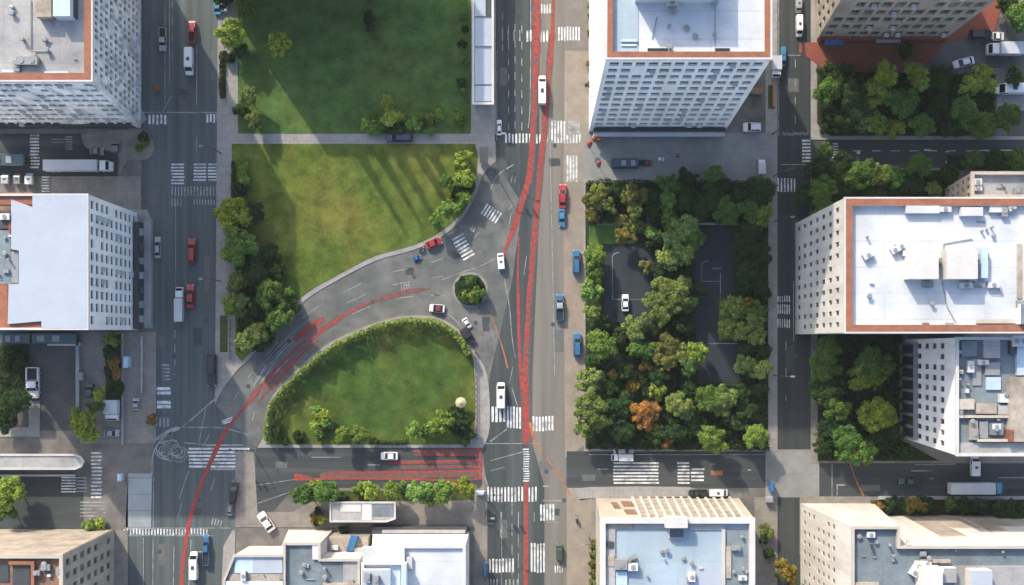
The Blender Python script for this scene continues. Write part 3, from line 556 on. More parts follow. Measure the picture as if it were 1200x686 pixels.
def building(name, label, cat, roof, base, h, wall_m, sides, cop='white_coping', cw=1.3, roof_m='roof_white', drop=.9, plain_roof=False, edge_white=0):
    top = [W(px, py, h) for px, py in roof]; bot = [W(px, py, 0) for px, py in base]
    n = len(top)
    ar = sum(bot[i].x * bot[(i + 1) % n].y - bot[(i + 1) % n].x * bot[i].y for i in range(n))
    if ar < 0: top.reverse(); bot.reverse()
    c = sum(bot, Vector()) / n; c.z = 0
    root = thing(name, label, cat, c)
    mb = MB(); wins = []; acs = []
    for i in range(n):
        j = (i + 1) % n; e = bot[j] - bot[i]; nx, ny = e.y, -e.x
        side = ('E' if nx > 0 else 'W') if abs(nx) > abs(ny) else ('N' if ny > 0 else 'S')
        if isinstance(sides.get(side + str(i)), dict): side = side + str(i)
        wall_grid(mb, bot[i], bot[j], top[j], top[i], sides.get(side), wins, acs)
    mb.build('wall', M[wall_m], root)
    tp = [(t.x, t.y) for t in top]
    if not plain_roof:
        out = inset(tp, -.12); mid = inset(tp, edge_white) if edge_white else out; inn = inset(tp, cw)
        b = MB()
        for i in range(n):
            j = (i + 1) % n
            O = lambda L, k, z: (L[k][0], L[k][1], z)
            b.quad(O(mid, i, h + .12), O(mid, j, h + .12), O(inn, j, h + .12), O(inn, i, h + .12), 0)
            if edge_white:
                b.quad(O(out, i, h + .10), O(out, j, h + .10), O(mid, j, h + .10), O(mid, i, h + .10), 1)
                b.quad(O(mid, i, h + .10), O(mid, j, h + .10), O(mid, j, h + .12), O(mid, i, h + .12), 0)
            b.quad(O(out, i, h - .35), O(out, j, h - .35), O(out, j, h + (.10 if edge_white else .12)), O(out, i, h + (.10 if edge_white else .12)), 1)
            b.quad(O(out, j, h - .35), O(out, i, h - .35), O(tp, i, h - .35), O(tp, j, h - .35), 1)
            b.quad(O(inn, j, h - drop), O(inn, i, h - drop), O(inn, i, h + .12), O(inn, j, h + .12), 2)
        b.build('parapet', [M[cop], M['white_coping' if cop != 'cream_coping' else 'cream_coping'], M['white_coping' if cop != 'cream_coping' else 'cream_coping']], root)
        b = MB(); b.flat(inset(tp, cw - .05), h - drop); b.build('roof', M[roof_m], root)
    else:
        b = MB(); b.flat(tp, h); b.build('roof', M[roof_m], root)
    for ctr, x, y, z in acs[:60]:
        b = MB(); q = [ctr + x * i * .42 + y * j + z * k * .3 for k in (-1, 1) for i, j in ((-1, .25), (1, .25), (1, -.45), (-1, -.45))]
        b.add(q, [(3, 2, 1, 0), (4, 5, 6, 7), (0, 1, 5, 4), (1, 2, 6, 5), (2, 3, 7, 6), (3, 0, 4, 7)]); b.build('air_conditioner', M['panel_white'], root)
    camp = Vector((0, 0, H))
    def vis(w_): return -abs((w_[0] - camp).length) if True else 0
    wins.sort(key=lambda w_: ((w_[0] - camp).length))
    rest = MB()
    for k, (ctr, x, y, z, wd, ht, var, warm, mull) in enumerate(wins):
        me = window_mesh(wd, ht, var, warm, mull)
        mx = Matrix((x, y, z)).transposed()
        if k < 100:
            o = bpy.data.objects.new('window', me); col.objects.link(o); o.parent = root
            m4 = mx.to_4x4(); m4.translation = ctr - c; o.matrix_local = m4
        else:
            rest.add([mx @ v.co + ctr for v in me.vertices], [tuple(p.vertices) for p in me.polygons]);
            rest.m[-len(me.polygons):] = [p.material_index if p.material_index != 2 else 1 for p in me.polygons]
    if rest.v:
        o = rest.build('window', [M['frame'], M['glass']], root); o['kind'] = 'stuff'
    root['h'] = h - (0 if plain_roof else drop)
    return root
def rbox(root, name, x0, y0, x1, y1, hh, m, mt=None, z=None):
    """box standing on the roof; plan px of its TOP face"""
    z0 = root['h'] if z is None else z; zt = z0 + hh
    a, c = W(x0, y0, zt), W(x1, y1, zt)
    b = MB(); b.box(min(a.x, c.x), min(a.y, c.y), z0, max(a.x, c.x), max(a.y, c.y), zt, 0, 1 if mt else None)
    return b.build(name, [M[m], M[mt]] if mt else M[m], root)
def ac_unit(root, px, py, L=2.6, Wd=1.6, hh=1.4, rz=0, m='panel_white', z=None):
    L *= .8; Wd *= .75; hh *= .8
    z0 = root['h'] if z is None else z; p = W(px, py, z0 + hh)
    b = MB(); b.box(-L / 2, -Wd / 2, .15, L / 2, Wd / 2, hh)
    for sx in (-1, 1): b.box(sx * L * .35 - .08, -Wd / 2, 0, sx * L * .35 + .08, Wd / 2, .15, 1)
    for k in range(3): b.box(-L * .4, -Wd / 2 - .02, .35 + k * .3, L * .4, -Wd / 2, .45 + k * .3, 1)
    o = b.build('air_conditioner', [M[m], M['metal_dark']], root, local=True)
    o.location = Vector((p.x, p.y, z0)) - root.location; o.rotation_euler = (0, 0, rz)
    n = 2 if L > 2.2 else 1
    for i in range(n):
        f = MB(); cx = (i - (n - 1) / 2) * L / n; r = min(Wd, L / n) * .33
        f.cyl(cx, 0, hh, hh + .12, r, r, 14); f.build('fan_cowl', M['metal_grey'], o, local=True)
    return o
def vent(root, px, py, r=.25, hh=.9, m='metal_grey', z=None):
    z0 = root['h'] if z is None else z; p = W(px, py, z0 + hh)
    b = MB(); b.cyl(p.x, p.y, z0, z0 + hh, r); b.cyl(p.x, p.y, z0 + hh, z0 + hh + .15, r * 1.7, r * 1.2)
    return b.build('vent_pipe', M[m], root)
def duct(root, pts, r=.2, zz=.35, m='metal_grey', z=None):
    z0 = root['h'] if z is None else z; b = MB()
    for p, q in zip(pts, pts[1:]): b.tube(W(*p, z0 + zz), W(*q, z0 + zz), r)
    return b.build('roof_pipe', M[m], root)
def hatch(root, x0, y0, x1, y1, hh=.6, fm='metal_grey', gm='glass2', z=None):
    o = rbox(root, 'skylight', x0, y0, x1, y1, hh, fm, z=z); z0 = root['h'] if z is None else z
    i = .8; a, c = W(x0 + i, y0 + i, z0 + hh), W(x1 - i, y1 - i, z0 + hh)
    b = MB(); b.box(min(a.x, c.x), min(a.y, c.y), z0 + hh, max(a.x, c.x), max(a.y, c.y), z0 + hh + .06); b.build('pane', M[gm], o)
    return o
def clutter(root, x0, y0, x1, y1, n, seed, big=.25):
    rr = random.Random(seed)
    for i in range(n):
        px, py = rr.uniform(x0, x1), rr.uniform(y0, y1); t = rr.random()
        if t < big: ac_unit(root, px, py, rr.uniform(1.2, 2.4), rr.uniform(1, 1.5), rr.uniform(.8, 1.3), rr.choice((0, math.pi / 2)), rr.choice(('panel_white', 'metal_grey')))
        elif t < .7: vent(root, px, py, rr.uniform(.12, .3), rr.uniform(.4, 1.1))
        elif t < .85: rbox(root, 'roof_kerb_box', px, py, px + rr.uniform(3, 7), py + rr.uniform(2, 5), rr.uniform(.3, .7), rr.choice(('metal_grey', 'panel_white', 'grey_coping')))
        else: duct(root, [(px, py), (px + rr.uniform(-12, 12), py)], .09, .2)

# NW tower
B1 = building('apartment_tower', 'weathered white tower with terracotta roof rim at the upper left corner', 'building',
    [(-90, -120), (108, -120), (108, 95), (-90, 95)], [(-10, -70), (165, -70), (165, 150), (-10, 150)], 34, 'dirty_wall',
    dict(E=dict(nc=26, nr=10, ww=.62, wh=.62, skip=.14, mull=0, v0=.03, d=.35, ac=.14), S=dict(nc=16, nr=9, ww=.8, wh=.42, skip=.16, mull=2, v0=.06, d=.3, seed=3, ac=.12)),
    cop='terracotta', cw=1.25, roof_m='roof_grey', edge_white=.15)
ac_unit(B1, 31, 71, 4.2, 1.7, 1.5, 0, 'metal_grey'); rbox(B1, 'stair_house', 42, -20, 60, 20, 2.0, 'roof_cream'); rbox(B1, 'plant_room', 62, -30, 82, 19, 2.6, 'panel_white', 'panel_blue'); rbox(B1, 'roof_kerb_box', 84, -10, 88, 20, 1.2, 'metal_dark')
for a in ((2, 82, 22, 85), (52, 84, 80, 86)): rbox(B1, 'skylight', *a, .5, 'panel_blue')
clutter(B1, 5, 5, 92, 80, 12, 3, .1); duct(B1, [(36, 0), (36, 60), (60, 60)], .08, .2)
b = MB(); p0, p1 = W(0, 146, .1), W(160, 148, .1); b.box(p0.x, p0.y - .8, .1, p1.x, p0.y - .2, 3.2); b.build('shopfront', M['metal_dark'], B1)
# W block
B2 = building('apartment_block', 'white block with blank white roof beside the left avenue', 'building',
    [(-60, 228), (103, 228), (103, 386), (-60, 386)], [(-10, 250), (161, 250), (161, 387), (-10, 387)], 26, 'white_wall',
    dict(E=dict(nc=10, nr=10, ww=.66, wh=.58, skip=.04, mull=2, v0=.02, d=.3, ac=.15), S=dict(nc=10, nr=8, ww=.5, wh=.5)),
    cop='white_coping', cw=.25, roof_m='roof_brown', drop=.5)
b = MB(); pl = [(13, 234), (38, 243), (38, 228.5), (102, 228.5), (102, 385), (48.5, 385), (48.5, 376.5), (9, 380), (10, 333), (22, 333), (22, 294), (13, 292)]
q = [W(x, y, 26.15) for x, y in pl]; b.prism([(v.x, v.y) for v in q], 25.5, 26.15); b.build('roof_deck', M['roof_plain'], B2)
rbox(B2, 'terrace', -30, 225.5, 38, 240, .15, 'terracotta'); rbox(B2, 'terrace', -30, 333, 9, 385.3, .15, 'terracotta'); rbox(B2, 'terrace', 9.1, 377, 48, 385.3, .12, 'terracotta')
rbox(B2, 'lower_roof', -30, 270, 12.5, 333, .2, 'roof_bluegrey'); ac_unit(B2, 5, 254, 2, 1.4, 1.2); rbox(B2, 'plant_room', -20, 247, 12.3, 268, .4, 'metal_dark'); rbox(B2, 'lower_roof', 12.5, 295, 21.5, 332, .16, 'metal_grey'); rbox(B2, 'chimney', 10, 260, 12.3, 272, .6, 'fabric_red')
clutter(B2, -8, 275, 10, 330, 8, 5, .1)
b = MB(); b.box(W(162.2, 0).x, W(0, 386).y, .1, W(168.5, 0).x, W(0, 262).y, 3.0); b.build('shop_canopy', M['metal_dark'], B2)
for k in range(7): rbox(B2, 'awning', 163, 268 + k * 17, 168, 276 + k * 17, .25, ['metal_grey', 'metal_dark', 'roof_bluegrey'][k % 3], z=3.0)
b = MB(); b.box(W(169.5, 0).x, W(0, 382).y, .12, W(178, 0).x, W(0, 258).y, .5); b.build('planter_wall', M['roof_grey'], B2)
# top centre tower
B3 = building('office_tower', 'white tower with terracotta roof rim between main street and right avenue', 'building',
    [(711, -110), (904, -110), (904, 69), (710, 69)], [(690, -30), (849, -30), (849, 155), (690, 155)], 44, 'white_wall',
    dict(S=dict(nc=12, nr=12, ww=.72, wh=.56, skip=.02, mull=2, v0=.09, v1=.975, d=.4, ac=.12), W=dict(nc=16, nr=12, ww=.4, wh=.5, v0=.09, mull=0), E=dict(nc=14, nr=12, ww=.5, wh=.5)),
    cop='terracotta', cw=1.05, roof_m='roof_white', edge_white=.18)
for sg in ((758, 56, 784, 61), (837, 56, 856, 61)): hatch(B3, *sg, .7, 'panel_white', 'glass')
rbox(B3, 'plant_room', 748, -75, 842, -8, 5.0, 'panel_white'); ac_unit(B3, 788, 3, 2.2, 1.4, 1.2); vent(B3, 788, 14, .3, .6); vent(B3, 838, 3, .3, .6); ac_unit(B3, 772, -2, 2, 1.2, 1)
duct(B3, [(764, 45), (770, 20)], .08, .2); duct(B3, [(838, 0), (838, 60)], .06, .15); rbox(B3, 'roof_kerb_box', 728, 46, 747, 49, .4, 'panel_blue'); rbox(B3, 'roof_kerb_box', 728, 52, 746, 54, .3, 'panel_white'); rbox(B3, 'roof_deck', 719, -60, 748, 63, .1, 'roof_blue'); clutter(B3, 752, 30, 890, 55, 6, 8, 0)
p0, p1 = W(694, 155), W(846, 155)
for zz0, zz1, mm, off in ((.12, 2.2, 'metal_dark', .9), (2.35, 2.9, 'white_coping', 1.3), (3.0, 4.3, 'glass', .6)):
    b = MB(); b.box(p0.x, p0.y - off, zz0, p1.x, p0.y - .05, zz1); b.build('shopfront', M[mm], B3)
# thin white hall left of main street
B4 = building('white_hall', 'long narrow white hall with flat panelled roof between lawn and main street', 'building',
    [(554, -60), (578, -60), (578, 122), (554, 122)], [(555, -58), (577.5, -58), (577.5, 121), (555, 121)], 5, 'white_wall', {}, cop='white_coping', cw=.3, roof_m='roof_white', drop=.3)
for y0, y1 in ((-30, 19), (22, 54), (58, 99), (101, 119)): rbox(B4, 'roof_panel', 556.5, y0, 576 if y0 > 0 else 569, y1, .45, 'roof_plain')
rbox(B4, 'skylight', 570, -20, 577, 19, .3, 'metal_dark')
# NE brown block
B5 = building('stone_block', 'beige stone block with grey windows above the terracotta paving', 'building',
    [(1000, -120), (1233, -120), (1225, -44), (1012, -44)], [(950, -70), (1108, -70), (1106, 47), (957, 47)], 44, 'beige_wall',
    dict(S=dict(nc=11, nr=9, ww=.7, wh=.6, skip=.1, mull=1, v0=.05, d=.35, warm=True, ac=.2), W=dict(nc=8, nr=9, ww=.45, wh=.6, v0=.05, mull=0, warm=True)), cop='cream_coping', cw=1.0, roof_m='roof_grey')
b = MB(); p0, p1 = W(958, 47), W(1104, 47); b.box(p0.x, p0.y - .6, .16, p1.x, p0.y - .05, 2.6); b.build('base_course', M['terracotta_ground'], B5)
b = MB(); p0, p1 = W(963, 47), W(984, 47); b.box(p0.x, p0.y - 1.6, 2.0, p1.x, p0.y - .62, 2.5); b.build('awning', M['tarp_blue'], B5)
b = MB(); p0, p1 = W(1022, 47), W(1050, 47); b.box(p0.x, p0.y - 1.2, 2.2, p1.x, p0.y - .62, 2.7); b.build('awning', M['metal_grey'], B5)
# E big block
B6 = building('apartment_block', 'bright white block with terracotta roof rim and white roof boxes beside right avenue', 'building',
    [(990, 232), (1215, 232), (1215, 390), (990, 390)], [(932, 262), (1130, 262), (1130, 392), (932, 392)], 32, 'bright_wall',
    dict(W=dict(nc=11, nr=7, ww=.42, wh=.5, skip=.08, mull=0, v0=.02, v1=.93, d=.25, warm=True), S=dict(nc=12, nr=8, ww=.5, wh=.5)),
    cop='terracotta', cw=1.25, roof_m='roof_white', edge_white=.15)
for x0, x1 in ((1066, 1100), (1110, 1146)): rbox(B6, 'penthouse', x0, 293, x1, 327, 3.0, 'bright_wall', 'white_coping')
rbox(B6, 'plant_room', 1196, 357, 1212, 380, 1.8, 'white_wall', 'roof_bluegrey'); rbox(B6, 'duct_box', 1062, 241, 1101, 250, 1.0, 'panel_white'); rbox(B6, 'duct_box', 1127, 243, 1152, 253, 1.3, 'panel_white'); rbox(B6, 'duct_box', 1160, 241, 1180, 249, .8, 'panel_white')
for px, py, l in ((1108, 245, 2.4), (1178, 248, 2.0), (1186, 243, 1.6), (1053, 291, 3), (1018, 299, 2.2), (1063, 297, 1.6), (1152, 301, 2.4), (1104, 306, 1.5), (1133, 335, 2.6), (1148, 333, 2.2), (1165, 334, 2.4), (1088, 333, 2.0)): ac_unit(B6, px, py, l, 1.3, 1.1, random.choice((0, 1.57, .5)), random.choice(('panel_white', 'metal_grey')))
for px in (1040, 1063, 1085, 1100, 1112): rbox(B6, 'roof_kerb_box', px - 3, 378.5, px + random.uniform(3, 8), 381.5, .5, random.choice(('metal_grey', 'roof_brown', 'panel_white')))
rbox(B6, 'roof_kerb_box', 1145, 375, 1190, 379, .6, 'cream_coping'); duct(B6, [(1104, 330), (1110, 360), (1120, 378)], .07, .15); duct(B6, [(1105, 328), (1106, 286), (1140, 280)], .07, .15); clutter(B6, 1005, 255, 1205, 375, 16, 11, .06)
rbox(B6, 'bulkhead', 1150, 290, 1158, 326, 1.5, 'panel_blue'); rbox(B6, 'roof_kerb_box', 1192, 286, 1198, 350, .2, 'roof_cream')
B6b = building('annex_block', 'small cream annex with grey roof touching the big white block beside right avenue', 'building',
    [(1139, 202), (1220, 202), (1220, 231), (1139, 231)], [(1106, 222), (1180, 222), (1180, 252), (1106, 252)], 24, 'cream_wall',
    dict(W=dict(nc=3, nr=5, ww=.5, wh=.5, mull=0, warm=True)), cop='cream_coping', cw=.4, roof_m='roof_grey')
ac_unit(B6b, 1146, 213, 1.8, 1.4, 1.2); ac_unit(B6b, 1146, 220, 1.8, 1.4, 1.0); clutter(B6b, 1150, 208, 1195, 225, 4, 2, .2)
# E lower block
B7 = building('apartment_block', 'grey white block with cluttered grey roof below the terracotta rimmed one at right', 'building',
    [(1121, 396), (1240, 396), (1240, 534), (1121, 534)], [(1060, 398), (1165, 398), (1165, 514), (1060, 514)], 28, 'white_wall',
    dict(W=dict(nc=10, nr=5, ww=.5, wh=.55, skip=.04, mull=0, v0=.1, v1=.82, d=.3)), cop='white_coping', cw=.35, roof_m='roof_bluegrey')
b = MB()
p0, p1 = W(1054, 402), W(1059.5, 512)
b.box(p0.x, p1.y, .1, p1.x, p0.y, 8.0); b.build('side_gallery', M['metal_grey'], B7)
for k in range(8):
    y = 404 + k * 13.6; b = MB(); a, c = W(1053.9, y), W(1053.9, y + 10); b.box(a.x - .05, c.y, 1.0, a.x - .01, a.y, 7.5); b.build('gallery_pane', M['glass'], B7)
    rbox(B7, 'gallery_skylight', 1054.5, y, 1057.5, y + 9, .12, 'glass', z=8.0)
for a in ((1127, 400, 1145, 418, .5, 'roof_bluegrey'), (1153, 398, 1172, 420, .8, 'roof_grey'), (1140, 421, 1150, 452, .25, 'roof_grey'), (1155, 425, 1172, 440, .6, 'metal_grey'), (1156, 442, 1173, 457, .4, 'panel_blue'), (1184, 400, 1190, 415, 1.0, 'metal_dark'),
          (1122, 468, 1142, 480, .8, 'cream_coping'), (1144, 473, 1168, 485, .6, 'roof_cream'), (1170, 475, 1183, 486, .5, 'roof_grey'), (1122, 487, 1182, 490, .9, 'cream_coping'), (1136, 492, 1146, 516, .5, 'roof_cream'), (1148, 494, 1158, 514, .4, 'metal_grey'), (1160, 496, 1176, 510, .7, 'roof_bluegrey'), (1146, 515, 1182, 518, 1.1, 'cream_coping'), (1184, 442, 1215, 518, 1.6, 'roof_cream'), (1183, 504, 1188, 518, 1.8, 'rust'), (1172, 462, 1183, 472, .9, 'panel_white'), (1121.5, 519, 1215, 533, .3, 'roof_grey'), (1192, 402, 1210, 440, .8, 'panel_blue')):
    rbox(B7, 'roof_structure', *a)
ac_unit(B7, 1196, 400, 3, 2.4, 2.0); ac_unit(B7, 1168, 500, 1.8, 1.2, .9); ac_unit(B7, 1126, 436, 1, .9, .7); clutter(B7, 1125, 405, 1182, 512, 14, 21, .15)
# SE block
B8 = building('apartment_block', 'cream block with notched blue grey roof at the lower right corner', 'building',
    [(999, 618), (1054, 618), (1054, 641), (1300, 641), (1300, 800), (999, 800)], [(938, 590), (1024, 590), (1024, 604), (1240, 604), (1240, 745), (938, 745)], 31, 'bright_wall',
    dict(W=dict(nc=13, nr=7, ww=.45, wh=.5, skip=.1, mull=0, v0=.04, v1=.72, warm=True, d=.25)), cop='cream_coping', cw=.3, roof_m='roof_bluegrey')
rbox(B8, 'penthouse', 1080, 666, 1105, 690, 3.0, 'bright_wall', 'panel_white'); rbox(B8, 'penthouse', 1106, 666, 1121, 683, 1.6, 'white_wall', 'roof_grey'); rbox(B8, 'penthouse', 1138, 669, 1163, 692, 2.6, 'bright_wall', 'roof_plain'); ac_unit(B8, 1075, 668, 3, 1.5, 1.8, 1.0); ac_unit(B8, 1082, 661, 3.4, 1.2, .8); rbox(B8, 'duct_box', 1080, 656, 1114, 660, .5, 'roof_cream')
rbox(B8, 'roof_deck', 1118, 663, 1260, 800, .1, 'roof_grey'); rbox(B8, 'duct_box', 1001, 683, 1030, 690, .6, 'roof_cream'); ac_unit(B8, 1021, 627, 1.6, 1.2, .9); duct(B8, [(1021, 638), (1023, 645)], .25, .6, 'metal_dark'); clutter(B8, 1005, 625, 1190, 662, 14, 31, .12)
N0 = W(1060, 604)
for k, (x0, x1, d_, hh, mm) in enumerate(((1058, 1085, .12, 22, 'roof_cream'), (1088, 1118, .1, 14, 'beige_wall'), (1122, 1140, .15, 18, 'roof_cream'), (1142, 1200, .12, 12, 'beige_wall'))):
    b = MB(); a, c = W(x0, 604), W(x1, 604); u_ = hh / 31; e = W(x0, 604).lerp(W(600 + (x0 - 600) / .873, 641, 31), u_); f = W(x1, 604).lerp(W(600 + (x1 - 600) / .873, 641, 31), u_); e.z = f.z = hh; o_ = Vector((0, d_ + .02, 0)); a.z = c.z = .1
    b.loft([[a - o_ * .2, c - o_ * .2, c + o_, a + o_], [e - o_ * .2, f - o_ * .2, f + o_, e + o_]]); b.build('render_panel', M[mm], B8)
# bottom centre block
B9 = building('terrace_block', 'white block with blue roof and ribbed cream north wall at bottom centre', 'building',
    [(704, 608), (884, 608), (884, 800), (704, 800)], [(698, 584), (866, 584), (866, 755), (698, 755)], 26, 'cream_wall', dict(W=dict(nc=12, nr=6, ww=.4, wh=.4, mull=0, warm=True)), cop='white_coping', cw=.8, roof_m='roof_blue', drop=1.0)
bt, tt = (W(697, 584), W(866, 584)), (W(704, 608, 26), W(884, 608, 26))
for k in range(13):
    u = .26 + k * .056; b = MB()
    a0 = bt[0].lerp(bt[1], u); a1 = tt[0].lerp(tt[1], u); a0.z = .1; a1.z = 25.5
    wv = Vector((.22, 0, 0)); ov = Vector((0, .35, 0))
    b.loft([[a0 - wv, a0 + wv, a0 + wv + ov, a0 - wv + ov], [a1 - wv, a1 + wv, a1 + wv + ov, a1 - wv + ov]]); b.build('pilaster', M['bright_wall'], B9)
    if k < 12:
        for j in range(5):
            v = .1 + j * .18; q0 = a0.lerp(a1, v); u2 = u + .056; r0 = bt[0].lerp(bt[1], u2).lerp(tt[0].lerp(tt[1], u2), v); r0.z = q0.z
            b = MB(); b.box(q0.x + .3, q0.y + .02, q0.z, r0.x - .3, q0.y + .12, q0.z + 3.2); b.build('spandrel', M['roof_cream'], B9)
for (u, v, du, dv) in ((.1, .25, .04, .3), (.17, .2, .07, .25), (.17, .62, .07, .2)):
    q0 = bt[0].lerp(bt[1], u).lerp(tt[0].lerp(tt[1], u), v); q0.z = 26 * v
    b = MB(); b.box(q0.x, q0.y + .02, q0.z, q0.x + du * 27, q0.y + .15, q0.z + dv * 26); b.build('vent_panel', M['roof_brown'], B9)
rbox(B9, 'stair_house', 780, 607, 806, 619, 2.6, 'bright_wall', 'white_coping'); hatch(B9, 784, 619.5, 802, 631, .9, 'grey_coping', 'glass2'); rbox(B9, 'walkway', 709, 620, 721, 760, .35, 'roof_grey'); rbox(B9, 'skylight', 711, 635, 719, 642, .6, 'metal_dark'); rbox(B9, 'duct_box', 711, 651, 720, 664, .5, 'roof_cream')
rbox(B9, 'walkway', 711, 612, 742, 620, .3, 'roof_cream'); rbox(B9, 'walkway', 743, 612, 779, 620, .25, 'roof_grey'); rbox(B9, 'walkway', 807, 614, 850, 621, .3, 'roof_grey'); rbox(B9, 'low_wall', 846, 621, 850, 700, .6, 'grey_coping'); rbox(B9, 'lower_roof', 851, 621, 880, 760, .2, 'roof_bluegrey'); rbox(B9, 'roof_kerb_box', 851, 641, 857, 678, .5, 'roof_cream')
rbox(B9, 'roof_deck', 804, 661, 846, 760, .12, 'roof_plain'); ac_unit(B9, 728, 662, 2.6, 2.2, 1.6, 0, 'metal_grey'); ac_unit(B9, 742, 665, 2.0, 1.6, 1.5); ac_unit(B9, 740, 655, 2.2, .9, .8, .6, 'metal_grey'); rbox(B9, 'roof_kerb_box', 722, 670, 735, 686, .4, 'panel_blue'); clutter(B9, 745, 635, 840, 680, 7, 41, 0); clutter(B9, 855, 628, 878, 684, 8, 42, .1); clutter(B9, 808, 675, 812, 684, 3, 4, .4)  # roof_deck stands in for the white lit patch of this roof
# bottom left-centre: west and east blocks
B10 = building('low_block', 'low cream block with stepped white terraces at bottom left of centre', 'building',
    [(262, 680), (274, 651), (332, 651), (332, 637), (375, 637), (375, 656), (421, 656), (421, 800), (262, 800)], [(272, 668), (292, 640), (330, 640), (338, 621), (390, 621), (390, 640), (432, 640), (432, 775), (272, 775)], 14, 'bright_wall', {}, cop='cream_coping', cw=.3, roof_m='roof_bluegrey', drop=.5)
rbox(B10, 'terrace', 275, 652.5, 297, 672, .15, 'panel_blue'); rbox(B10, 'terrace', 297.2, 652.5, 331, 672, .15, 'roof_plain'); rbox(B10, 'terrace', 268, 673, 331, 680, .1, 'roof_cream'); rbox(B10, 'terrace', 264, 681.5, 331, 790, .4, 'white_wall'); rbox(B10, 'low_wall', 332, 637.5, 334.5, 790, .8, 'cream_coping'); rbox(B10, 'terrace', 402, 656.5, 420, 790, .12, 'roof_grey'); rbox(B10, 'terrace', 378, 684, 420, 790, .7, 'roof_cream'); rbox(B10, 'low_wall', 366, 637.5, 374, 656, .5, 'panel_white'); clutter(B10, 338, 645, 415, 680, 7, 51, .1); clutter(B10, 276, 674, 328, 680, 6, 52, .3)
B10b = building('low_block', 'low white roofed block with dark strip along its north edge at bottom left of centre', 'building',
    [(436, 640), (545, 640), (545, 800), (424, 800), (424, 660), (436, 660)], [(437, 623), (550, 623), (550, 775), (437, 775), (437, 640), (437.5, 640)], 15, 'white_wall', {}, cop='white_coping', cw=.4, roof_m='roof_white', drop=.5)
rbox(B10b, 'low_wall', 476, 653, 483, 667, .7, 'grey_coping'); rbox(B10b, 'plant_room', 424, 668, 457, 720, 1.6, 'white_wall', 'roof_plain'); rbox(B10b, 'terrace', 457.5, 660, 469, 720, .3, 'panel_blue'); rbox(B10b, 'penthouse', 425, 642, 474, 662, 1.2, 'white_wall', 'roof_white'); rbox(B10b, 'penthouse', 470, 661, 476, 720, 2.8, 'white_wall', 'panel_blue'); ac_unit(B10b, 430, 678, 2, 1.4, 1.6, 1.57, 'metal_grey', z=16.1); ac_unit(B10b, 440, 681, 2, 1.4, 1.6, 1.57, 'metal_grey', z=16.1)
b = MB(); p0, p1 = W(438, 626), W(548, 615); b.box(p0.x, p0.y + .4, .1, p1.x, p1.y, 3.0); b.build('service_bay', M['metal_dark'], B10b)
b = MB(); p0, p1 = W(450, 618), W(546, 622); b.box(p0.x, p1.y, 3.0, p1.x, p0.y, 3.3); b.build('service_canopy', M['roof_grey'], B10b)
b = MB(); p0, p1 = W(386, 640), W(436, 624); b.box(p0.x, p0.y, .1, p1.x, p1.y, 6.0); t1 = b.build('terrace', M['roof_cream'], B10b)
rbox(B10b, 'roof_kerb_box', 414, 642, 434, 647, .5, 'cream_coping', z=6.0); rbox(B10b, 'roof_kerb_box', 388, 640, 396, 645, 1, 'panel_white', z=6.0)
# SW block
B11 = building('corner_block', 'beige corner block with lit cream north wall and brown roof at lower left', 'building',
    [(-80, 651), (73, 651), (73, 800), (-80, 800)], [(0, 621), (134, 621), (134, 755), (0, 755)], 26, 'beige_wall',
    dict(E=dict(nc=9, nr=7, ww=.5, wh=.58, skip=.08, mull=0, warm=True, v0=.06)), cop='cream_coping', cw=.5, roof_m='roof_brown')
bt, tt = (W(-2, 621), W(133, 621)), (W(-82, 651, 26), W(72, 651, 26))
b = MB(); o_ = Vector((0, .12, 0)); b.loft([[bt[0], bt[1], bt[1] + o_, bt[0] + o_], [tt[0], tt[1], tt[1] + o_, tt[0] + o_]]); b.build('render_panel', M['roof_cream'], B11)
rbox(B11, 'roof_well', 15, 665, 35, 686, .2, 'metal_dark'); rbox(B11, 'roof_well', -10, 662, 10, 682, .2, 'metal_dark'); rbox(B11, 'low_wall', 10, 658, 40, 662, .8, 'terracotta'); rbox(B11, 'low_wall', 36, 662, 40, 690, .8, 'terracotta'); clutter(B11, 42, 660, 68, 684, 9, 61, .2)
# small grey flat-roofed pavilion
B12 = building('flat_pavilion', 'small flat roofed grey pavilion with pale roof panels by the row of street trees', 'pavilion',
    [(387, 589), (463, 589), (463, 608), (453, 611.5), (387, 611.5)], [(388, 588.5), (462, 588.5), (462, 607), (452, 610.5), (388, 610.5)], 4.2, 'grey_coping', {}, cop='grey_coping', cw=.18, roof_m='roof_grey', drop=.12)
rbox(B12, 'roof_panel', 399, 590.5, 423, 600, .08, 'white_coping'); rbox(B12, 'roof_panel', 424.5, 590.5, 435.5, 610, .12, 'panel_white'); rbox(B12, 'roof_panel', 437, 590.5, 461, 605, .1, 'roof_bluegrey')
# long pale canopy lower left
B13 = building('market_canopy', 'long pale flat canopy with rounded end above the lower left street', 'canopy',
    [(-200, 533), (88, 533), (95, 536), (98, 541), (95, 547), (88, 550), (-200, 550)], [(-198, 533.5), (87, 533.5), (94, 536.5), (97, 541), (94, 546.5), (87, 549.5), (-198, 549.5)], 4.0, 'grey_coping', {}, cop='grey_coping', cw=.25, roof_m='roof_grey', drop=.1)
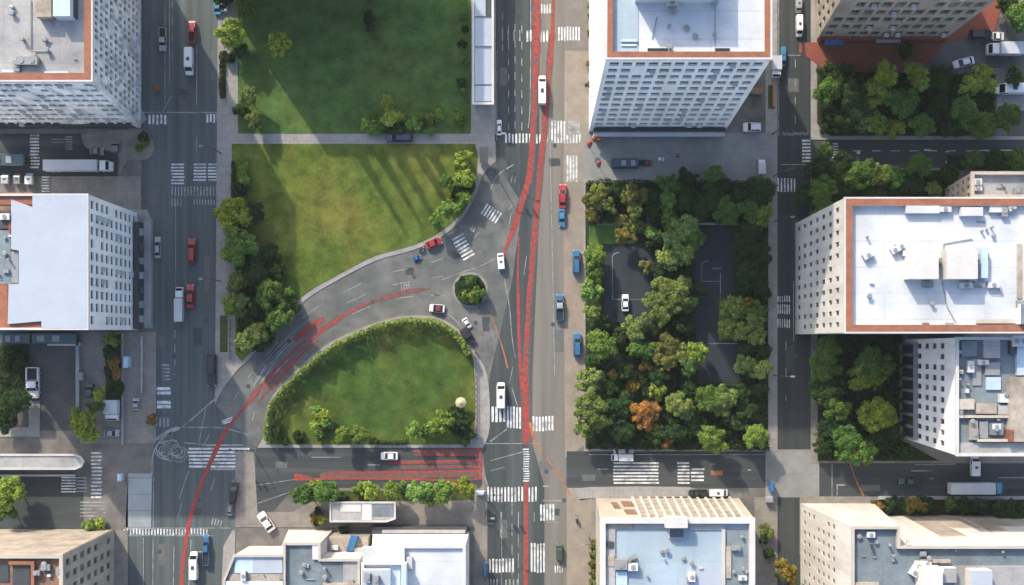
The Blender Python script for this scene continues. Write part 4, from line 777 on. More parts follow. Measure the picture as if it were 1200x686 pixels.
# apartment block just north of the picture; unseen, sized to shade the upper lawn
B14 = building('apartment_block', 'off-view brick block with added shadow-casting spires north of the upper lawn', 'building',
    [(240, -175), (470, -175), (470, -50), (240, -50)], [(240, -140), (460, -140), (460, -30), (240, -30)], 22.5, 'beige_wall', dict(S=dict(nc=14, nr=6)), cop='cream_coping', cw=.5, roof_m='roof_grey')
for px, hh in ((286, 9), (312, 8), (335, 12.5), (362, 6.5), (380, 4), (420, 7)):
    a = W(px, -45, 23); b = MB(); b.cyl(a.x, a.y, 21.5, 24 + hh, 1.0, .25, 8); b.build('shadow_spire', M['roof_grey'], B14)  # unseen spires, added to cast the finger shadows on the lawn

# ------------------------------------------------------------------ trees
def leaf(mb, p, n, s, rnd):
    n = Vector(n); n += Vector((rnd.gauss(0, .45), rnd.gauss(0, .45), rnd.gauss(0, .45))); n.normalize()
    a = n.orthogonal().normalized(); b_ = n.cross(a); t = rnd.random() * 6.28; c, s_ = math.cos(t), math.sin(t)
    x = (a * c + b_ * s_) * s; y = (b_ * c - a * s_) * s * .75; p = Vector(p)
    mb.add([p - x, p - y + n * s * .15, p + x, p + y + n * s * .15], [(0, 1, 2, 3)])
def crown_mesh(seed, nclump, nleaf, ls, zs=.85, r_c=(.15, .34), spread=.80):
    """unit-radius crown, base of the crown at z = -zs; many small leaves gathered into clumps"""
    rnd = random.Random(seed); mb = MB(); clumps = []
    for i in range(nclump):
        t = rnd.random() * 6.283; r = spread * math.sqrt(rnd.random()); z = rnd.uniform(-.5, .75) * math.sqrt(max(0, 1 - r * r))
        clumps.append((Vector((r * math.cos(t), r * math.sin(t), z * zs)), rnd.uniform(*r_c)))
    clumps.append((Vector((0, 0, .35)), .45))
    tot = sum(c[1] ** 2 for c in clumps)
    for c, cr in clumps:
        k = int(nleaf * cr * cr / tot)
        for j in range(k):
            n = Vector((rnd.gauss(0, 1), rnd.gauss(0, 1), rnd.gauss(.25, 1))).normalized()
            rr = cr * (rnd.random() ** .35)
            p = c + Vector((n.x, n.y, n.z * .9)) * rr * (1 + .25 * rnd.gauss(0, .4))
            leaf(mb, p, n + Vector((0, 0, .35)), ls * rnd.uniform(.6, 1.3), rnd)
    return mb.mesh('crown', M['foliage'])
CR = {'L': [crown_mesh(100 + i, 32 + 4 * i, 6400, .056) for i in range(6)],
      'M': [crown_mesh(200 + i, 22 + 2 * i, 3600, .078) for i in range(6)],
      'S': [crown_mesh(300 + i, 10 + i, 1400, .12, r_c=(.24, .46), spread=.66) for i in range(5)]}
def trunk_mesh(seed):
    rnd = random.Random(seed); mb = MB(); mb.tube((0, 0, -1), (0, 0, .15), .075, .05, 8)
    for i in range(6):
        t = i * 1.05 + rnd.random(); l = rnd.uniform(.4, .62)
        mb.tube((0, 0, rnd.uniform(-.25, .1)), (l * math.cos(t), l * math.sin(t), rnd.uniform(.15, .5)), .035, .012, 6)
    return mb.mesh('trunk', M['bark'])
TR = [trunk_mesh(i) for i in range(4)]
COLS = {'Y': (.205, .265, .04), 'G': (.08, .148, .03), 'O': (.135, .175, .045), 'D': (.028, .056, .017), 'P': (.155, .225, .065), 'B': (.13, .21, .04), 'R': (.25, .13, .04), 'A': (.2, .155, .025), 'T': (.15, .15, .04)}
CN = {'Y': 'yellow-green', 'G': 'mid-green', 'O': 'olive', 'D': 'dark green', 'P': 'pale green', 'B': 'bright green', 'R': 'orange', 'A': 'amber', 'T': 'russet-tinged'}
ORD = ['', 'second ', 'third ', 'fourth ', 'fifth ', 'sixth ', 'seventh ', 'eighth ', 'ninth ', 'tenth ', 'eleventh ', 'twelfth ', 'thirteenth ', 'fourteenth ', 'fifteenth ', 'sixteenth ', 'seventeenth ', 'eighteenth ', 'nineteenth ', 'twentieth ']
trnd = random.Random(77)
def plant(px, py, r, c, label, group, hf=1.0):
    if c == 'D': hf *= .72
    rm = r * K; small = r < 9.5
    if small: rm *= 1.2
    zc = (rm * 1.0 + .2 if small else rm * 1.15 + 1.6) * hf
    k = 'S' if r < 9.5 else ('M' if r < 15 else 'L')
    p = W(px, py, zc); root = thing('shrub' if small else 'tree', label, 'shrub' if small else 'tree', (p.x, p.y, .15), 0, group)
    cr = bpy.data.objects.new('crown', trnd.choice(CR[k])); col.objects.link(cr); cr.parent = root
    cr.location = (0, 0, zc - .15); cr.rotation_euler = (0, 0, trnd.random() * 6.283)
    cr.scale = (rm * trnd.uniform(.9, 1.22), rm * trnd.uniform(.9, 1.22), rm * trnd.uniform(1.0, 1.35))
    base = COLS[c]; v = trnd.uniform(.82, 1.2); h_ = trnd.uniform(-.1, .1)
    cr.color = (base[0] * v * (1 + h_), base[1] * v, base[2] * v * (1 - h_), 1)
    t = bpy.data.objects.new('trunk', trnd.choice(TR)); col.objects.link(t); t.parent = root
    t.location = (0, 0, zc - .15); t.scale = (rm * .9 if not small else rm * .6, rm * .9 if not small else rm * .6, zc - .1); t.rotation_euler = (0, 0, trnd.random() * 6.283)
def cluster(phrase, axis, items, hf=1.0):
    items = [i if len(i) > 3 else (*i, 'G') for i in items]
    for kind in (0, 1):
        sub = [i for i in items if (i[2] < 9.5) == bool(kind)]
        for c in sorted(set(i[3] for i in sub)):
            lst = sorted([i for i in sub if i[3] == c], key=lambda i: i[0] if axis == 'x' else i[1])
            for n, (px, py, r, cc) in enumerate(lst):
                end = 'left' if axis == 'x' else 'top'
                sz = 'large ' if r >= 18 else ('' if r >= 12 else 'small ')
                nm = 'shrub' if kind else 'tree'
                if len(lst) == 1: lab = f'{sz}{CN[cc]} {nm}, only one of its colour {phrase}'
                else: lab = f'{ORD[n]}{CN[cc]} {nm} from the {end} {phrase}' if n else f'{end}most {CN[cc]} {nm} {phrase}'.replace('topmost', 'uppermost')
                plant(px, py, r, cc, lab, f'{nm}s {phrase}', hf)
cluster('at upper lawn edge by left avenue', 'y', [(272, 38, 18, 'Y'), (286, 10, 12, 'G'), (328, 53, 14, 'Y'), (291, 115, 12, 'O'), (298, 140, 11, 'O'), (262, 0, 10, 'D'), (284, 132, 8, 'D'), (282, 60, 8, 'D'), (268, 68, 6, 'D')])
cluster('along the path below the upper lawn', 'x', [(427, 147, 8, 'Y'), (437, 150, 7, 'B'), (445, 150, 7, 'G'), (453, 122, 9.8, 'Y'), (456, 140, 10, 'Y'), (439, 139, 6, 'G'), (469, 137, 7, 'Y'), (466, 150, 8, 'D'), (486, 146, 8, 'B'), (490, 137, 6, 'G'), (503, 139, 7, 'O'), (513, 136, 6, 'Y'), (504, 154, 5.5, 'B'), (537, 135, 6, 'B'), (538, 142, 5, 'G')])
cluster('out on the upper lawn', 'y', [(432, 21, 6.5, 'D'), (434, 33, 5, 'D')])
cluster('along the east edge of the upper lawn', 'y', [(543, 20, 4.5, 'G'), (545, 34, 4, 'D'), (542, 52, 5, 'D'), (546, 72, 4, 'G'), (540, 95, 5, 'D'), (543, 108, 4, 'O')])
cluster('at the east corner of middle lawn', 'y', [(543, 186, 10.5, 'Y'), (541, 198, 9, 'Y'), (522, 213, 10, 'G'), (545, 210, 11, 'Y'), (525, 244, 9.6, 'B'), (543, 233, 9, 'B'), (537, 248, 6, 'B'), (513, 258, 10.5, 'B'), (534, 226, 8, 'D'), (548, 222, 8, 'D')])
cluster('in the grove by left avenue', 'y', [(272, 254, 20, 'Y'), (297, 250, 13, 'D'), (284, 290, 18, 'G'), (302, 300, 14, 'D'), (266, 297, 9, 'Y'), (278, 331, 13, 'O'), (272, 358, 12, 'Y'), (283, 358, 13, 'O'), (300, 322, 15, 'D'), (316, 345, 19, 'G'), (328, 372, 17, 'G'), (301, 392, 15, 'O'), (287, 401, 12, 'O'), (323, 340, 9, 'Y'), (340, 360, 11, 'D'), (300, 365, 14, 'D'), (312, 393, 13, 'D'), (290, 378, 12, 'D'), (318, 300, 12, 'D'), (338, 342, 8, 'G'), (285, 270, 14, 'D'), (324, 318, 11, 'D')])
cluster('by left avenue pavement near the path', 'y', [(286, 198, 7, 'B'), (286, 210, 6.5, 'B'), (281, 222, 8, 'D'), (283, 206, 5, 'Y')])
cluster('on the roundabout island', 'x', [(543, 334, 8, 'D'), (556, 333, 9, 'D'), (550, 346, 8, 'Y'), (560, 344, 8, 'G'), (551, 329, 7, 'G'), (545, 348, 7, 'G'), (540, 341, 6, 'D'), (557, 351, 6.5, 'D'), (551, 340, 8.5, 'D')], .75)  # the yellow-green shrub stands in for a highlight on the dark mass
cluster('on the oval lawn', 'x', [(369, 480, 7, 'B'), (378, 488, 8, 'Y'), (372, 498, 7, 'Y'), (383, 497, 8, 'G'), (373, 511, 7, 'G'), (401, 511, 10, 'B'), (424, 510, 11, 'B'), (410, 513, 8, 'B'), (437, 516, 5, 'G'), (484, 505, 10, 'B'), (500, 505, 8, 'G'), (510, 502, 9, 'B'), (520, 493, 13, 'B'), (535, 485, 8, 'D'), (543, 494, 10, 'D'), (535, 500, 9, 'D'), (548, 508, 8, 'D'), (326, 505, 8, 'D'), (350, 512, 6, 'D'), (545, 519, 5, 'G'), (335, 516, 6, 'D')])
cluster('in the row under bottom street', 'x', [(358, 579, 14, 'G'), (383, 576, 15, 'G'), (372, 572, 8, 'Y'), (421, 573, 7, 'B'), (433, 576, 10, 'Y'), (459, 577, 11, 'B'), (470, 570, 7, 'G'), (491, 575, 14, 'B'), (520, 577, 13, 'B'), (543, 570, 13, 'Y'), (402, 585, 8, 'D'), (505, 583, 9, 'O')])
cluster('beside the flat pavilion', 'x', [(369, 607, 6, 'A'), (378, 608, 6.5, 'Y'), (373, 600, 5, 'D'), (402, 620, 7, 'D'), (372, 613, 4, 'D')])
# court park
cluster('along the west edge of court park', 'y', [(697, 236, 13, 'T'), (710, 242, 12, 'O'), (703, 226, 11, 'O'), (695, 252, 10, 'T'), (696, 303, 12, 'B'), (697, 294, 9.8, 'B'), (692, 341, 14, 'B'), (694, 366, 12, 'P'), (704, 404, 18, 'B'), (697, 398, 10, 'P'), (690, 445, 14, 'O'), (692, 480, 20, 'O'), (685, 500, 14, 'O'), (701, 497, 13, 'P'), (697, 322, 11, 'G'), (705, 380, 9, 'D'), (694, 426, 9, 'D')])
cluster('along the north edge of court park', 'x', [(740, 230, 13, 'T'), (752, 230, 9.6, 'T'), (744, 245, 11, 'O'), (728, 262, 8, 'T'), (733, 276, 11, 'T'), (745, 266, 8, 'O'), (723, 224, 11, 'D'), (765, 232, 14, 'D'), (785, 214, 13, 'G'), (782, 232, 10, 'B'), (780, 238, 8, 'Y'), (808, 210, 13, 'D'), (838, 204, 12, 'G'), (832, 232, 17, 'D'), (852, 246, 15, 'G'), (868, 228, 15, 'D'), (890, 224, 16, 'D'), (878, 246, 14, 'G'), (804, 235, 15, 'D'), (846, 218, 12, 'D'), (818, 250, 13, 'D'), (765, 250, 11, 'D'), (782, 252, 9, 'G')])
cluster('in the middle clump of court park', 'y', [(786, 262, 9, 'B'), (804, 266, 15, 'P'), (790, 282, 14, 'P'), (812, 280, 13, 'G'), (784, 303, 13, 'P'), (799, 298, 13, 'P'), (768, 278, 9, 'B'), (762, 270, 9, 'G'), (765, 285, 8, 'D'), (757, 313, 8, 'T'), (778, 338, 16, 'O'), (790, 350, 18, 'O'), (765, 352, 12, 'O'), (776, 366, 15, 'O'), (798, 335, 13, 'O'), (805, 355, 11, 'G'), (743, 384, 14, 'O'), (756, 378, 10, 'O'), (744, 408, 10, 'B'), (760, 412, 10, 'G'), (783, 404, 15, 'T'), (779, 424, 14, 'T'), (793, 416, 13, 'O'), (771, 410, 9.8, 'O'), (815, 414, 14, 'B'), (808, 428, 13, 'G'), (757, 428, 7, 'A'), (774, 320, 10, 'D'), (770, 388, 10, 'D'), (730, 395, 12, 'D'), (797, 385, 12, 'D'), (818, 340, 10, 'D')])
cluster('along the south edge of court park', 'x', [(741, 452, 8, 'A'), (750, 483, 14, 'R'), (757, 493, 12, 'R'), (761, 482, 11, 'R'), (770, 459, 9, 'Y'), (718, 442, 7, 'A'), (795, 474, 17, 'P'), (803, 482, 10, 'P'), (830, 466, 15, 'G'), (848, 466, 15, 'P'), (846, 480, 10, 'P'), (836, 516, 17, 'B'), (826, 510, 10, 'B'), (885, 512, 16, 'B'), (810, 455, 11, 'D'), (725, 475, 16, 'D'), (728, 505, 15, 'D'), (715, 455, 12, 'D'), (770, 508, 14, 'D'), (795, 505, 14, 'D'), (812, 500, 12, 'D'), (862, 498, 14, 'D'), (880, 480, 14, 'D'), (774, 440, 11, 'D'), (735, 435, 12, 'D'), (868, 462, 12, 'D'), (783, 517, 8, 'R')])
cluster('along the east edge of court park', 'y', [(890, 252, 13, 'B'), (880, 268, 15, 'D'), (876, 288, 16, 'D'), (892, 300, 13, 'D'), (880, 322, 18, 'D'), (893, 340, 12, 'D'), (868, 340, 10, 'D'), (857, 362, 14, 'O'), (876, 358, 9, 'A'), (880, 374, 14, 'O'), (868, 388, 12, 'O'), (885, 392, 12, 'O'), (874, 429, 13, 'P'), (891, 432, 13, 'P'), (893, 412, 10, 'D'), (876, 408, 11, 'D'), (853, 385, 11, 'O'), (892, 365, 11, 'G'), (890, 455, 11, 'D')])
# NE park
cluster('in the park by the terracotta paving', 'x', [(1037, 88, 15, 'Y'), (1028, 104, 13, 'Y'), (1072, 84, 14, 'Y'), (1078, 96, 12, 'Y'), (1020, 121, 9.8, 'Y'), (1048, 150, 9, 'Y'), (1150, 90, 13, 'Y'), (1136, 101, 13, 'Y'), (1158, 100, 10, 'Y'), (970, 80, 12, 'D'), (968, 108, 17, 'G'), (980, 100, 13, 'D'), (1000, 115, 18, 'D'), (1005, 138, 16, 'D'), (1100, 92, 16, 'D'), (1100, 128, 18, 'D'), (1128, 130, 16, 'G'), (1150, 148, 17, 'G'), (1180, 138, 16, 'G'), (1188, 90, 12, 'D'), (1060, 122, 17, 'G'), (980, 142, 14, 'D'), (1080, 146, 15, 'G'), (1025, 144, 13, 'G'), (1045, 112, 14, 'G'), (1115, 150, 13, 'D'), (1062, 60, 10, 'D'), (1195, 20, 16, 'G'), (1180, 8, 12, 'D'), (990, 85, 12, 'D'), (1150, 122, 12, 'D')])  # yellow-green crowns here carry the sunlit tops in their leaf colour
cluster('south of the right side street', 'x', [(966, 178, 10, 'G'), (958, 198, 15, 'D'), (985, 198, 17, 'D'), (943, 228, 15, 'D'), (964, 222, 15, 'G'), (962, 246, 15, 'G'), (1010, 205, 18, 'G'), (1030, 205, 14, 'O'), (1046, 208, 15, 'G'), (1076, 195, 16, 'G'), (1068, 215, 15, 'D'), (1140, 190, 13, 'G'), (1165, 188, 14, 'D'), (1190, 188, 14, 'G'), (1095, 222, 10, 'O'), (990, 225, 15, 'D'), (1020, 228, 12, 'D'), (983, 240, 10, 'G'), (1112, 205, 9, 'D')])
cluster('in the shaded grove between right blocks', 'y', [(970, 410, 16, 'G'), (965, 432, 16, 'G'), (966, 460, 18, 'D'), (980, 478, 16, 'G'), (972, 500, 15, 'D'), (1018, 426, 18, 'G'), (1008, 444, 14, 'Y'), (1026, 446, 13, 'Y'), (1032, 430, 14, 'G'), (1025, 486, 18, 'Y'), (1040, 492, 12, 'Y'), (1028, 512, 15, 'D'), (990, 512, 16, 'G'), (1010, 530, 14, 'G'), (1048, 505, 12, 'D'), (985, 400, 13, 'D'), (1040, 470, 12, 'D'), (985, 450, 12, 'D'), (965, 522, 12, 'D'), (1060, 530, 11, 'D'), (990, 530, 12, 'G')])  # upper yellow-green pair stands in for a highlight on the big crown
cluster('in the strip below right bottom street', 'x', [(1085, 592, 9, 'D'), (1070, 592, 10, 'A'), (1082, 594, 8, 'A'), (1060, 590, 9, 'D'), (1150, 593, 11, 'D'), (1128, 592, 10, 'D'), (1112, 592, 8, 'G'), (1180, 600, 16, 'D'), (1195, 605, 13, 'D'), (1028, 596, 6, 'R'), (1045, 590, 8, 'D')])
cluster('along the lower right avenue', 'y', [(920, 672, 14, 'A'), (898, 622, 7, 'O'), (895, 632, 6, 'D'), (902, 650, 6, 'D')])
cluster('in the lower left yard', 'x', [(97, 495, 14, 'Y'), (106, 508, 11, 'Y'), (92, 488, 10, 'Y'), (118, 462, 9, 'Y'), (112, 475, 11, 'G'), (132, 398, 9, 'G'), (130, 412, 8, 'D'), (133, 426, 7, 'R'), (136, 438, 6, 'R'), (128, 437, 7, 'D'), (10, 578, 18, 'Y'), (4, 600, 14, 'G'), (20, 470, 16, 'D'), (6, 492, 16, 'D'), (8, 418, 10, 'D'), (25, 425, 8, 'D'), (108, 616, 7, 'B'), (117, 615, 6, 'Y'), (101, 617, 5, 'G'), (177, 492, 6, 'R'), (137, 455, 7, 'D')])
cluster('at the kerb island by left street', 'y', [(168, 161, 6, 'D'), (164, 174, 5, 'G'), (170, 168, 4.5, 'T')])
cluster('along the south kerb of main street', 'y', [(694, 640, 3.6, 'T'), (695, 650, 4, 'O'), (694, 660, 4, 'O'), (695, 672, 4, 'T'), (694, 682, 4, 'O')])
cluster('on the strip beside the office tower', 'y', [(691, 20, 4, 'T'), (692, 40, 4.5, 'T'), (691, 75, 4, 'T'), (690, 100, 4, 'O'), (692, 8, 4, 'T')])
# hedges: leaf-covered banks following a path
def hedge(name, label, path, wd, ht, c, dens=22, ls=.24, seed=5, z0=.15):
    rnd = random.Random(seed); mb = MB(); P = smooth_path(path, 5)
    pts = [W(x, y) for x, y in P]
    for a, b_ in zip(pts, pts[1:]):
        L_ = (b_ - a).length; t = (b_ - a).normalized(); nn = Vector((-t.y, t.x, 0))
        for i in range(int(L_ * dens * (wd + ht))):
            s_ = rnd.random(); ang = rnd.uniform(-.25, math.pi + .25); lump = 1 + .3 * math.sin((a.x + a.y) * 1.1 + s_ * L_) * rnd.random()
            cx = math.cos(ang) * wd / 2 * lump * rnd.uniform(.75, 1.1); cz = (.35 + .65 * math.sin(ang)) * ht * lump * rnd.uniform(.8, 1.08)
            p = a.lerp(b_, s_) + nn * cx; p.z = max(.1, cz) + z0
            leaf(mb, p, nn * math.cos(ang) + Vector((0, 0, max(.2, math.sin(ang)))), ls * rnd.uniform(.6, 1.3), rnd)
    o = mb.build(name, M['foliage']); o.color = (*c, 1); tag(o, label, 'hedge'); return o
hedge('hedge', 'curved hedge bank along the north rim of the oval lawn', [(316, 515), (317, 490), (326, 468), (350, 442), (386, 412), (424, 392), (463, 379), (496, 377), (520, 383), (538, 397), (550, 415)], 1.2, 3.0, (.13, .18, .045), dens=26)
hedge('hedge', 'low straight hedge beside the kerb of left avenue near upper trees', [(261, 64), (261, 112)], .9, 1.0, (.03, .05, .02), seed=6)
hedge('hedge', 'thin hedge between middle lawn and left avenue pavement', [(274, 190), (274, 232)], .6, 1.0, (.035, .06, .02), seed=7)
hedge('hedge', 'hedge along the north boundary of the court park', [(688, 217), (760, 217), (830, 217), (900, 218)], 1.6, 1.8, (.032, .055, .02), seed=8, dens=14)
hedge('hedge', 'hedge along the south foot of court park', [(704, 523), (760, 523), (830, 523), (900, 524)], 1.2, 1.2, (.03, .05, .02), seed=9, dens=14)
hedge('hedge', 'low dark hedge inside the south edge of oval lawn', [(440, 518), (462, 519), (478, 518)], .7, .9, (.03, .05, .018), seed=10)
def ground_cover(name, polys, n, c, seed):
    rnd = random.Random(seed); mb = MB()
    for (x0, y0, x1, y1, dn) in polys:
        k = int(dn * n)
        for i in range(k):
            px, py = rnd.uniform(x0, x1), rnd.uniform(y0, y1); h_ = rnd.uniform(.2, 1.0) * (.5 + abs(math.sin(px * .21) * math.cos(py * .17)))
            p = W(px, py); p.z = .15 + h_; leaf(mb, p, (0, 0, 1), rnd.uniform(.14, .32), rnd)
    o = mb.build(name, M['foliage']); o.color = (*c, 1); tag(o, kind='stuff'); tag(o, 'low dark undergrowth covering the planting beds beneath park trees', 'undergrowth'); return o
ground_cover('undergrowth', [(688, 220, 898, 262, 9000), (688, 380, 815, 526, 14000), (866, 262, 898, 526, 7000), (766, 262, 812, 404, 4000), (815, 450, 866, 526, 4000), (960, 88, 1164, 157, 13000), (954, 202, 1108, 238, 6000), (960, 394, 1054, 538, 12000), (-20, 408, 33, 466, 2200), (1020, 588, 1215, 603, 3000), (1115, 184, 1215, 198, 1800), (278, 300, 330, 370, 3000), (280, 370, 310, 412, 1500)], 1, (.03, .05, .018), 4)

# ------------------------------------------------------------------ vehicles
def ring(x, w_, zb, zt, k=.86):
    h_ = min(.2, (zt - zb) * .3)
    return [(x, -w_ * .88, zb), (x, w_ * .88, zb), (x, w_, zb + h_), (x, w_, zt - h_), (x, w_ * k, zt), (x, -w_ * k, zt), (x, -w_, zt - h_), (x, -w_, zb + h_)]
def wheels(root, xs, y, r=.32):
    first = None
    for x in xs:
        for s in (-1, 1):
            b = MB(); b.tube((x, s * y - s * .22, r), (x, s * y, r), r, r, 14); o = b.build('wheel', M['rubber'], root, local=True)
            c = MB(); c.tube((x, s * y, r), (x, s * (y + .02), r), r * .6, r * .55, 10); c.build('rim', M['rim'], o, local=True)
def lights(root, xf, xr, y, zf, zr, w_=.17):
    for s in (-1, 1):
        b = MB(); b.box(xf - .12, s * y - w_, zf - .07, xf + .03, s * y + w_, zf + .07); b.build('headlight', M['lamp_white'], root, local=True)
        b = MB(); b.box(xr - .03, s * y - w_, zr - .08, xr + .12, s * y + w_, zr + .08); b.build('taillight', M['lamp_red'], root, local=True)
def mirrors(root, x, y, z):
    for s in (-1, 1):
        b = MB(); b.box(x - .07, s * y - .1, z, x + .07, s * y + .1, z + .13); b.build('mirror', M['metal_dark'], root, local=True)
def cabin(root, x0, x1, x2, x3, w0, w1, z0, z1, col_m='car_paint', rname='roof'):
    b = MB(); B_ = lambda x, w_, z: [(x, -w_, z), (x, w_, z)]
    v = [(x0, -w0, z0), (x0, w0, z0), (x3, w0, z0), (x3, -w0, z0), (x1, -w1, z1), (x1, w1, z1), (x2, w1, z1), (x2, -w1, z1)]
    b.add(v, [(0, 4, 5, 1), (1, 5, 6, 2), (2, 6, 7, 3), (3, 7, 4, 0), (4, 7, 6, 5)]); b.build('windows', M['car_glass'], root, local=True)
    b = MB(); e = .02
    b.loft([[(x1 - .10, -w1 - e, z1 - .06), (x1 - .10, w1 + e, z1 - .06), (x1 - .05, w1 - .05, z1 + .03), (x1 - .05, -w1 + .05, z1 + .03)],
            [((x1 + x2) / 2, -w1 - e, z1 - .02), ((x1 + x2) / 2, w1 + e, z1 - .02), ((x1 + x2) / 2, w1 - .08, z1 + .07), ((x1 + x2) / 2, -w1 + .08, z1 + .07)],
            [(x2 + .06, -w1 - e, z1 - .06), (x2 + .06, w1 + e, z1 - .06), (x2 + .02, w1 - .05, z1 + .03), (x2 + .02, -w1 + .05, z1 + .03)]])
    o = b.build(rname, M[col_m], root, local=True)
    for s in (-1, 1):
        for (a, c) in (((x0, s * w0, z0), (x1, s * w1, z1)), ((x3, s * w0, z0), (x2, s * w1, z1)), (((x0 + x3) / 2, s * w0, z0), ((x1 + x2) / 2, s * w1, z1))): 
            b = MB(); b.tube(a, c, .05, .05, 6); b.build('pillar', M[col_m], root, local=True)
def proto(name): return thing(name, 'x', 'x')
def make_sedan():
    r = proto('parked_car'); b = MB()
    b.loft([ring(-2.25, .70, .38, .82), ring(-2.1, .84, .26, .96), ring(-1.5, .9, .22, 1.0), ring(0, .91, .2, .97), ring(1.1, .9, .22, .95), ring(1.9, .85, .25, .82), ring(2.22, .66, .36, .66)])
    b.build('body', M['car_paint'], r, smooth=False, local=True); cabin(r, -1.75, -1.05, .3, 1.1, .80, .62, .95, 1.42)
    wheels(r, (-1.35, 1.4), .9); lights(r, 2.12, -2.16, .58, .66, .8); mirrors(r, .85, .98, .98); return r
def make_suv():
    r = proto('parked_car'); b = MB()
    b.loft([ring(-2.25, .8, .4, 1.0), ring(-2.15, .88, .3, 1.1), ring(-1.4, .94, .28, 1.12), ring(0, .95, .28, 1.1), ring(1.1, .94, .28, 1.08), ring(1.95, .9, .3, .98), ring(2.25, .74, .4, .82)])
    b.build('body', M['car_paint'], r, local=True); cabin(r, -2.1, -1.85, .35, 1.05, .86, .72, 1.08, 1.65)
    wheels(r, (-1.4, 1.4), .94, .36); lights(r, 2.14, -2.2, .65, .8, 1.0); mirrors(r, .85, 1.02, 1.1)
    for s in (-1, 1):
        b = MB(); b.tube((-1.7, s * .6, 1.76), (.2, s * .6, 1.76), .03); b.build('roof_rail', M['metal_dark'], r, local=True)
    return r
def make_pickup():
    r = proto('parked_car'); b = MB()
    b.loft([ring(-2.6, .84, .45, 1.0), ring(-2.5, .92, .35, 1.05), ring(-.4, .95, .3, 1.05), ring(.9, .95, .3, 1.05), ring(2.1, .9, .32, .98), ring(2.5, .76, .42, .84)])
    b.build('body', M['car_paint'], r, local=True); cabin(r, -.45, -.2, .75, 1.3, .86, .7, 1.03, 1.65)
    b = MB(); b.box(-2.45, -.72, 1.06, -.52, .72, 1.075); b.build('bed_liner', M['rubber'], r, local=True)
    b = MB()
    for s in (-1, 1): b.box(-2.5, s * .84 - .07, 1.04, -.5, s * .84 + .07, 1.3)
    b.box(-2.56, -.77, 1.04, -2.46, .77, 1.3); b.build('bed_rail', M['car_paint'], r, local=True)
    wheels(r, (-1.6, 1.55), .95, .37); lights(r, 2.4, -2.56, .66, .8, .9); mirrors(r, 1.0, 1.03, 1.1); return r
def make_van():
    r = proto('delivery_van'); b = MB()
    b.loft([ring(-2.6, .86, .4, 2.0, .8), ring(-2.5, .94, .3, 2.1, .84), ring(.9, .95, .3, 2.12, .84), ring(1.35, .95, .3, 2.0, .82), ring(2.0, .92, .3, 1.25, .86), ring(2.5, .85, .32, 1.0, .86), ring(2.68, .7, .4, .8, .86)])
    b.build('body', M['car_paint'], r, local=True)
    b = MB(); b.add([(1.37, -.74, 2.015), (1.37, .74, 2.015), (2.0, .80, 1.29), (2.0, -.80, 1.29), (1.37, -.74, 1.9), (1.37, .74, 1.9), (2.0, .80, 1.15), (2.0, -.80, 1.15)], [(0, 3, 2, 1), (0, 1, 5, 4), (1, 2, 6, 5), (2, 3, 7, 6), (3, 0, 4, 7)]); b.build('windscreen', M['car_glass'], r, local=True)
    for s in (-1, 1):
        b = MB(); b.box(.7, s * .945 - .02, 1.25, 1.6, s * .945 + .02, 1.75); b.build('side_window', M['car_glass'], r, local=True)
    b = MB(); b.box(-.6, -.35, 2.12, .1, .35, 2.2); b.build('roof_vent', M['metal_dark'], r, local=True)
    wheels(r, (-1.7, 1.65), .95, .36); lights(r, 2.6, -2.58, .62, .8, 1.1); mirrors(r, 1.75, 1.05, 1.2); return r
def make_truck():
    r = proto('box_truck'); b = MB()
    b.loft([ring(1.5, 1.0, .45, 2.3, .9), ring(2.9, 1.0, .45, 2.3, .88), ring(3.5, .98, .45, 1.6, .88), ring(3.7, .92, .5, 1.3, .88)]); b.build('cab', M['car_paint'], r, local=True)
    b = MB(); b.add([(2.93, -.8, 2.32), (2.93, .8, 2.32), (3.5, .84, 1.64), (3.5, -.84, 1.64), (2.93, -.8, 2.1), (2.93, .8, 2.1), (3.5, .84, 1.5), (3.5, -.84, 1.5)], [(0, 3, 2, 1), (0, 1, 5, 4), (1, 2, 6, 5), (2, 3, 7, 6), (3, 0, 4, 7)]); b.build('windscreen', M['car_glass'], r, local=True)
    b = MB(); b.box(-3.6, -1.1, .95, 1.3, 1.1, 2.9); b.build('cargo_box', M['load_white'], r, local=True)
    b = MB(); b.box(-3.5, -.5, .5, 1.6, .5, .94); b.build('chassis', M['metal_dark'], r, local=True)
    wheels(r, (-2.4, 2.6), 1.05, .42); lights(r, 3.62, -3.5, .7, .8, .8); mirrors(r, 3.1, 1.15, 1.7); return r
def make_semi():
    r = proto('semi_trailer_truck'); b = MB()
    b.loft([ring(4.3, 1.15, .5, 2.9, .9), ring(5.4, 1.15, .5, 2.9, .88), ring(5.8, 1.1, .5, 2.2, .88), ring(6.3, 1.0, .55, 1.5, .86)]); b.build('cab', M['car_paint'], r, local=True)
    b = MB(); b.add([(5.42, -.9, 2.93), (5.42, .9, 2.93), (5.82, .92, 2.24), (5.82, -.92, 2.24), (5.42, -.9, 2.7), (5.42, .9, 2.7), (5.82, .92, 2.0), (5.82, -.92, 2.0)], [(0, 3, 2, 1), (0, 1, 5, 4), (1, 2, 6, 5), (2, 3, 7, 6), (3, 0, 4, 7)]); b.build('windscreen', M['car_glass'], r, local=True)
    b = MB(); b.box(-6.2, -1.2, 1.1, 3.9, 1.2, 3.3); b.build('trailer', M['load_white'], r, local=True)
    b = MB(); b.box(-6.0, -.5, .6, 4.4, .5, 1.09); b.build('chassis', M['metal_dark'], r, local=True)
    wheels(r, (-5.2, -4.2, 3.0, 5.4), 1.15, .48); lights(r, 6.2, -6.15, .75, .9, .9); mirrors(r, 5.5, 1.35, 2.2); return r
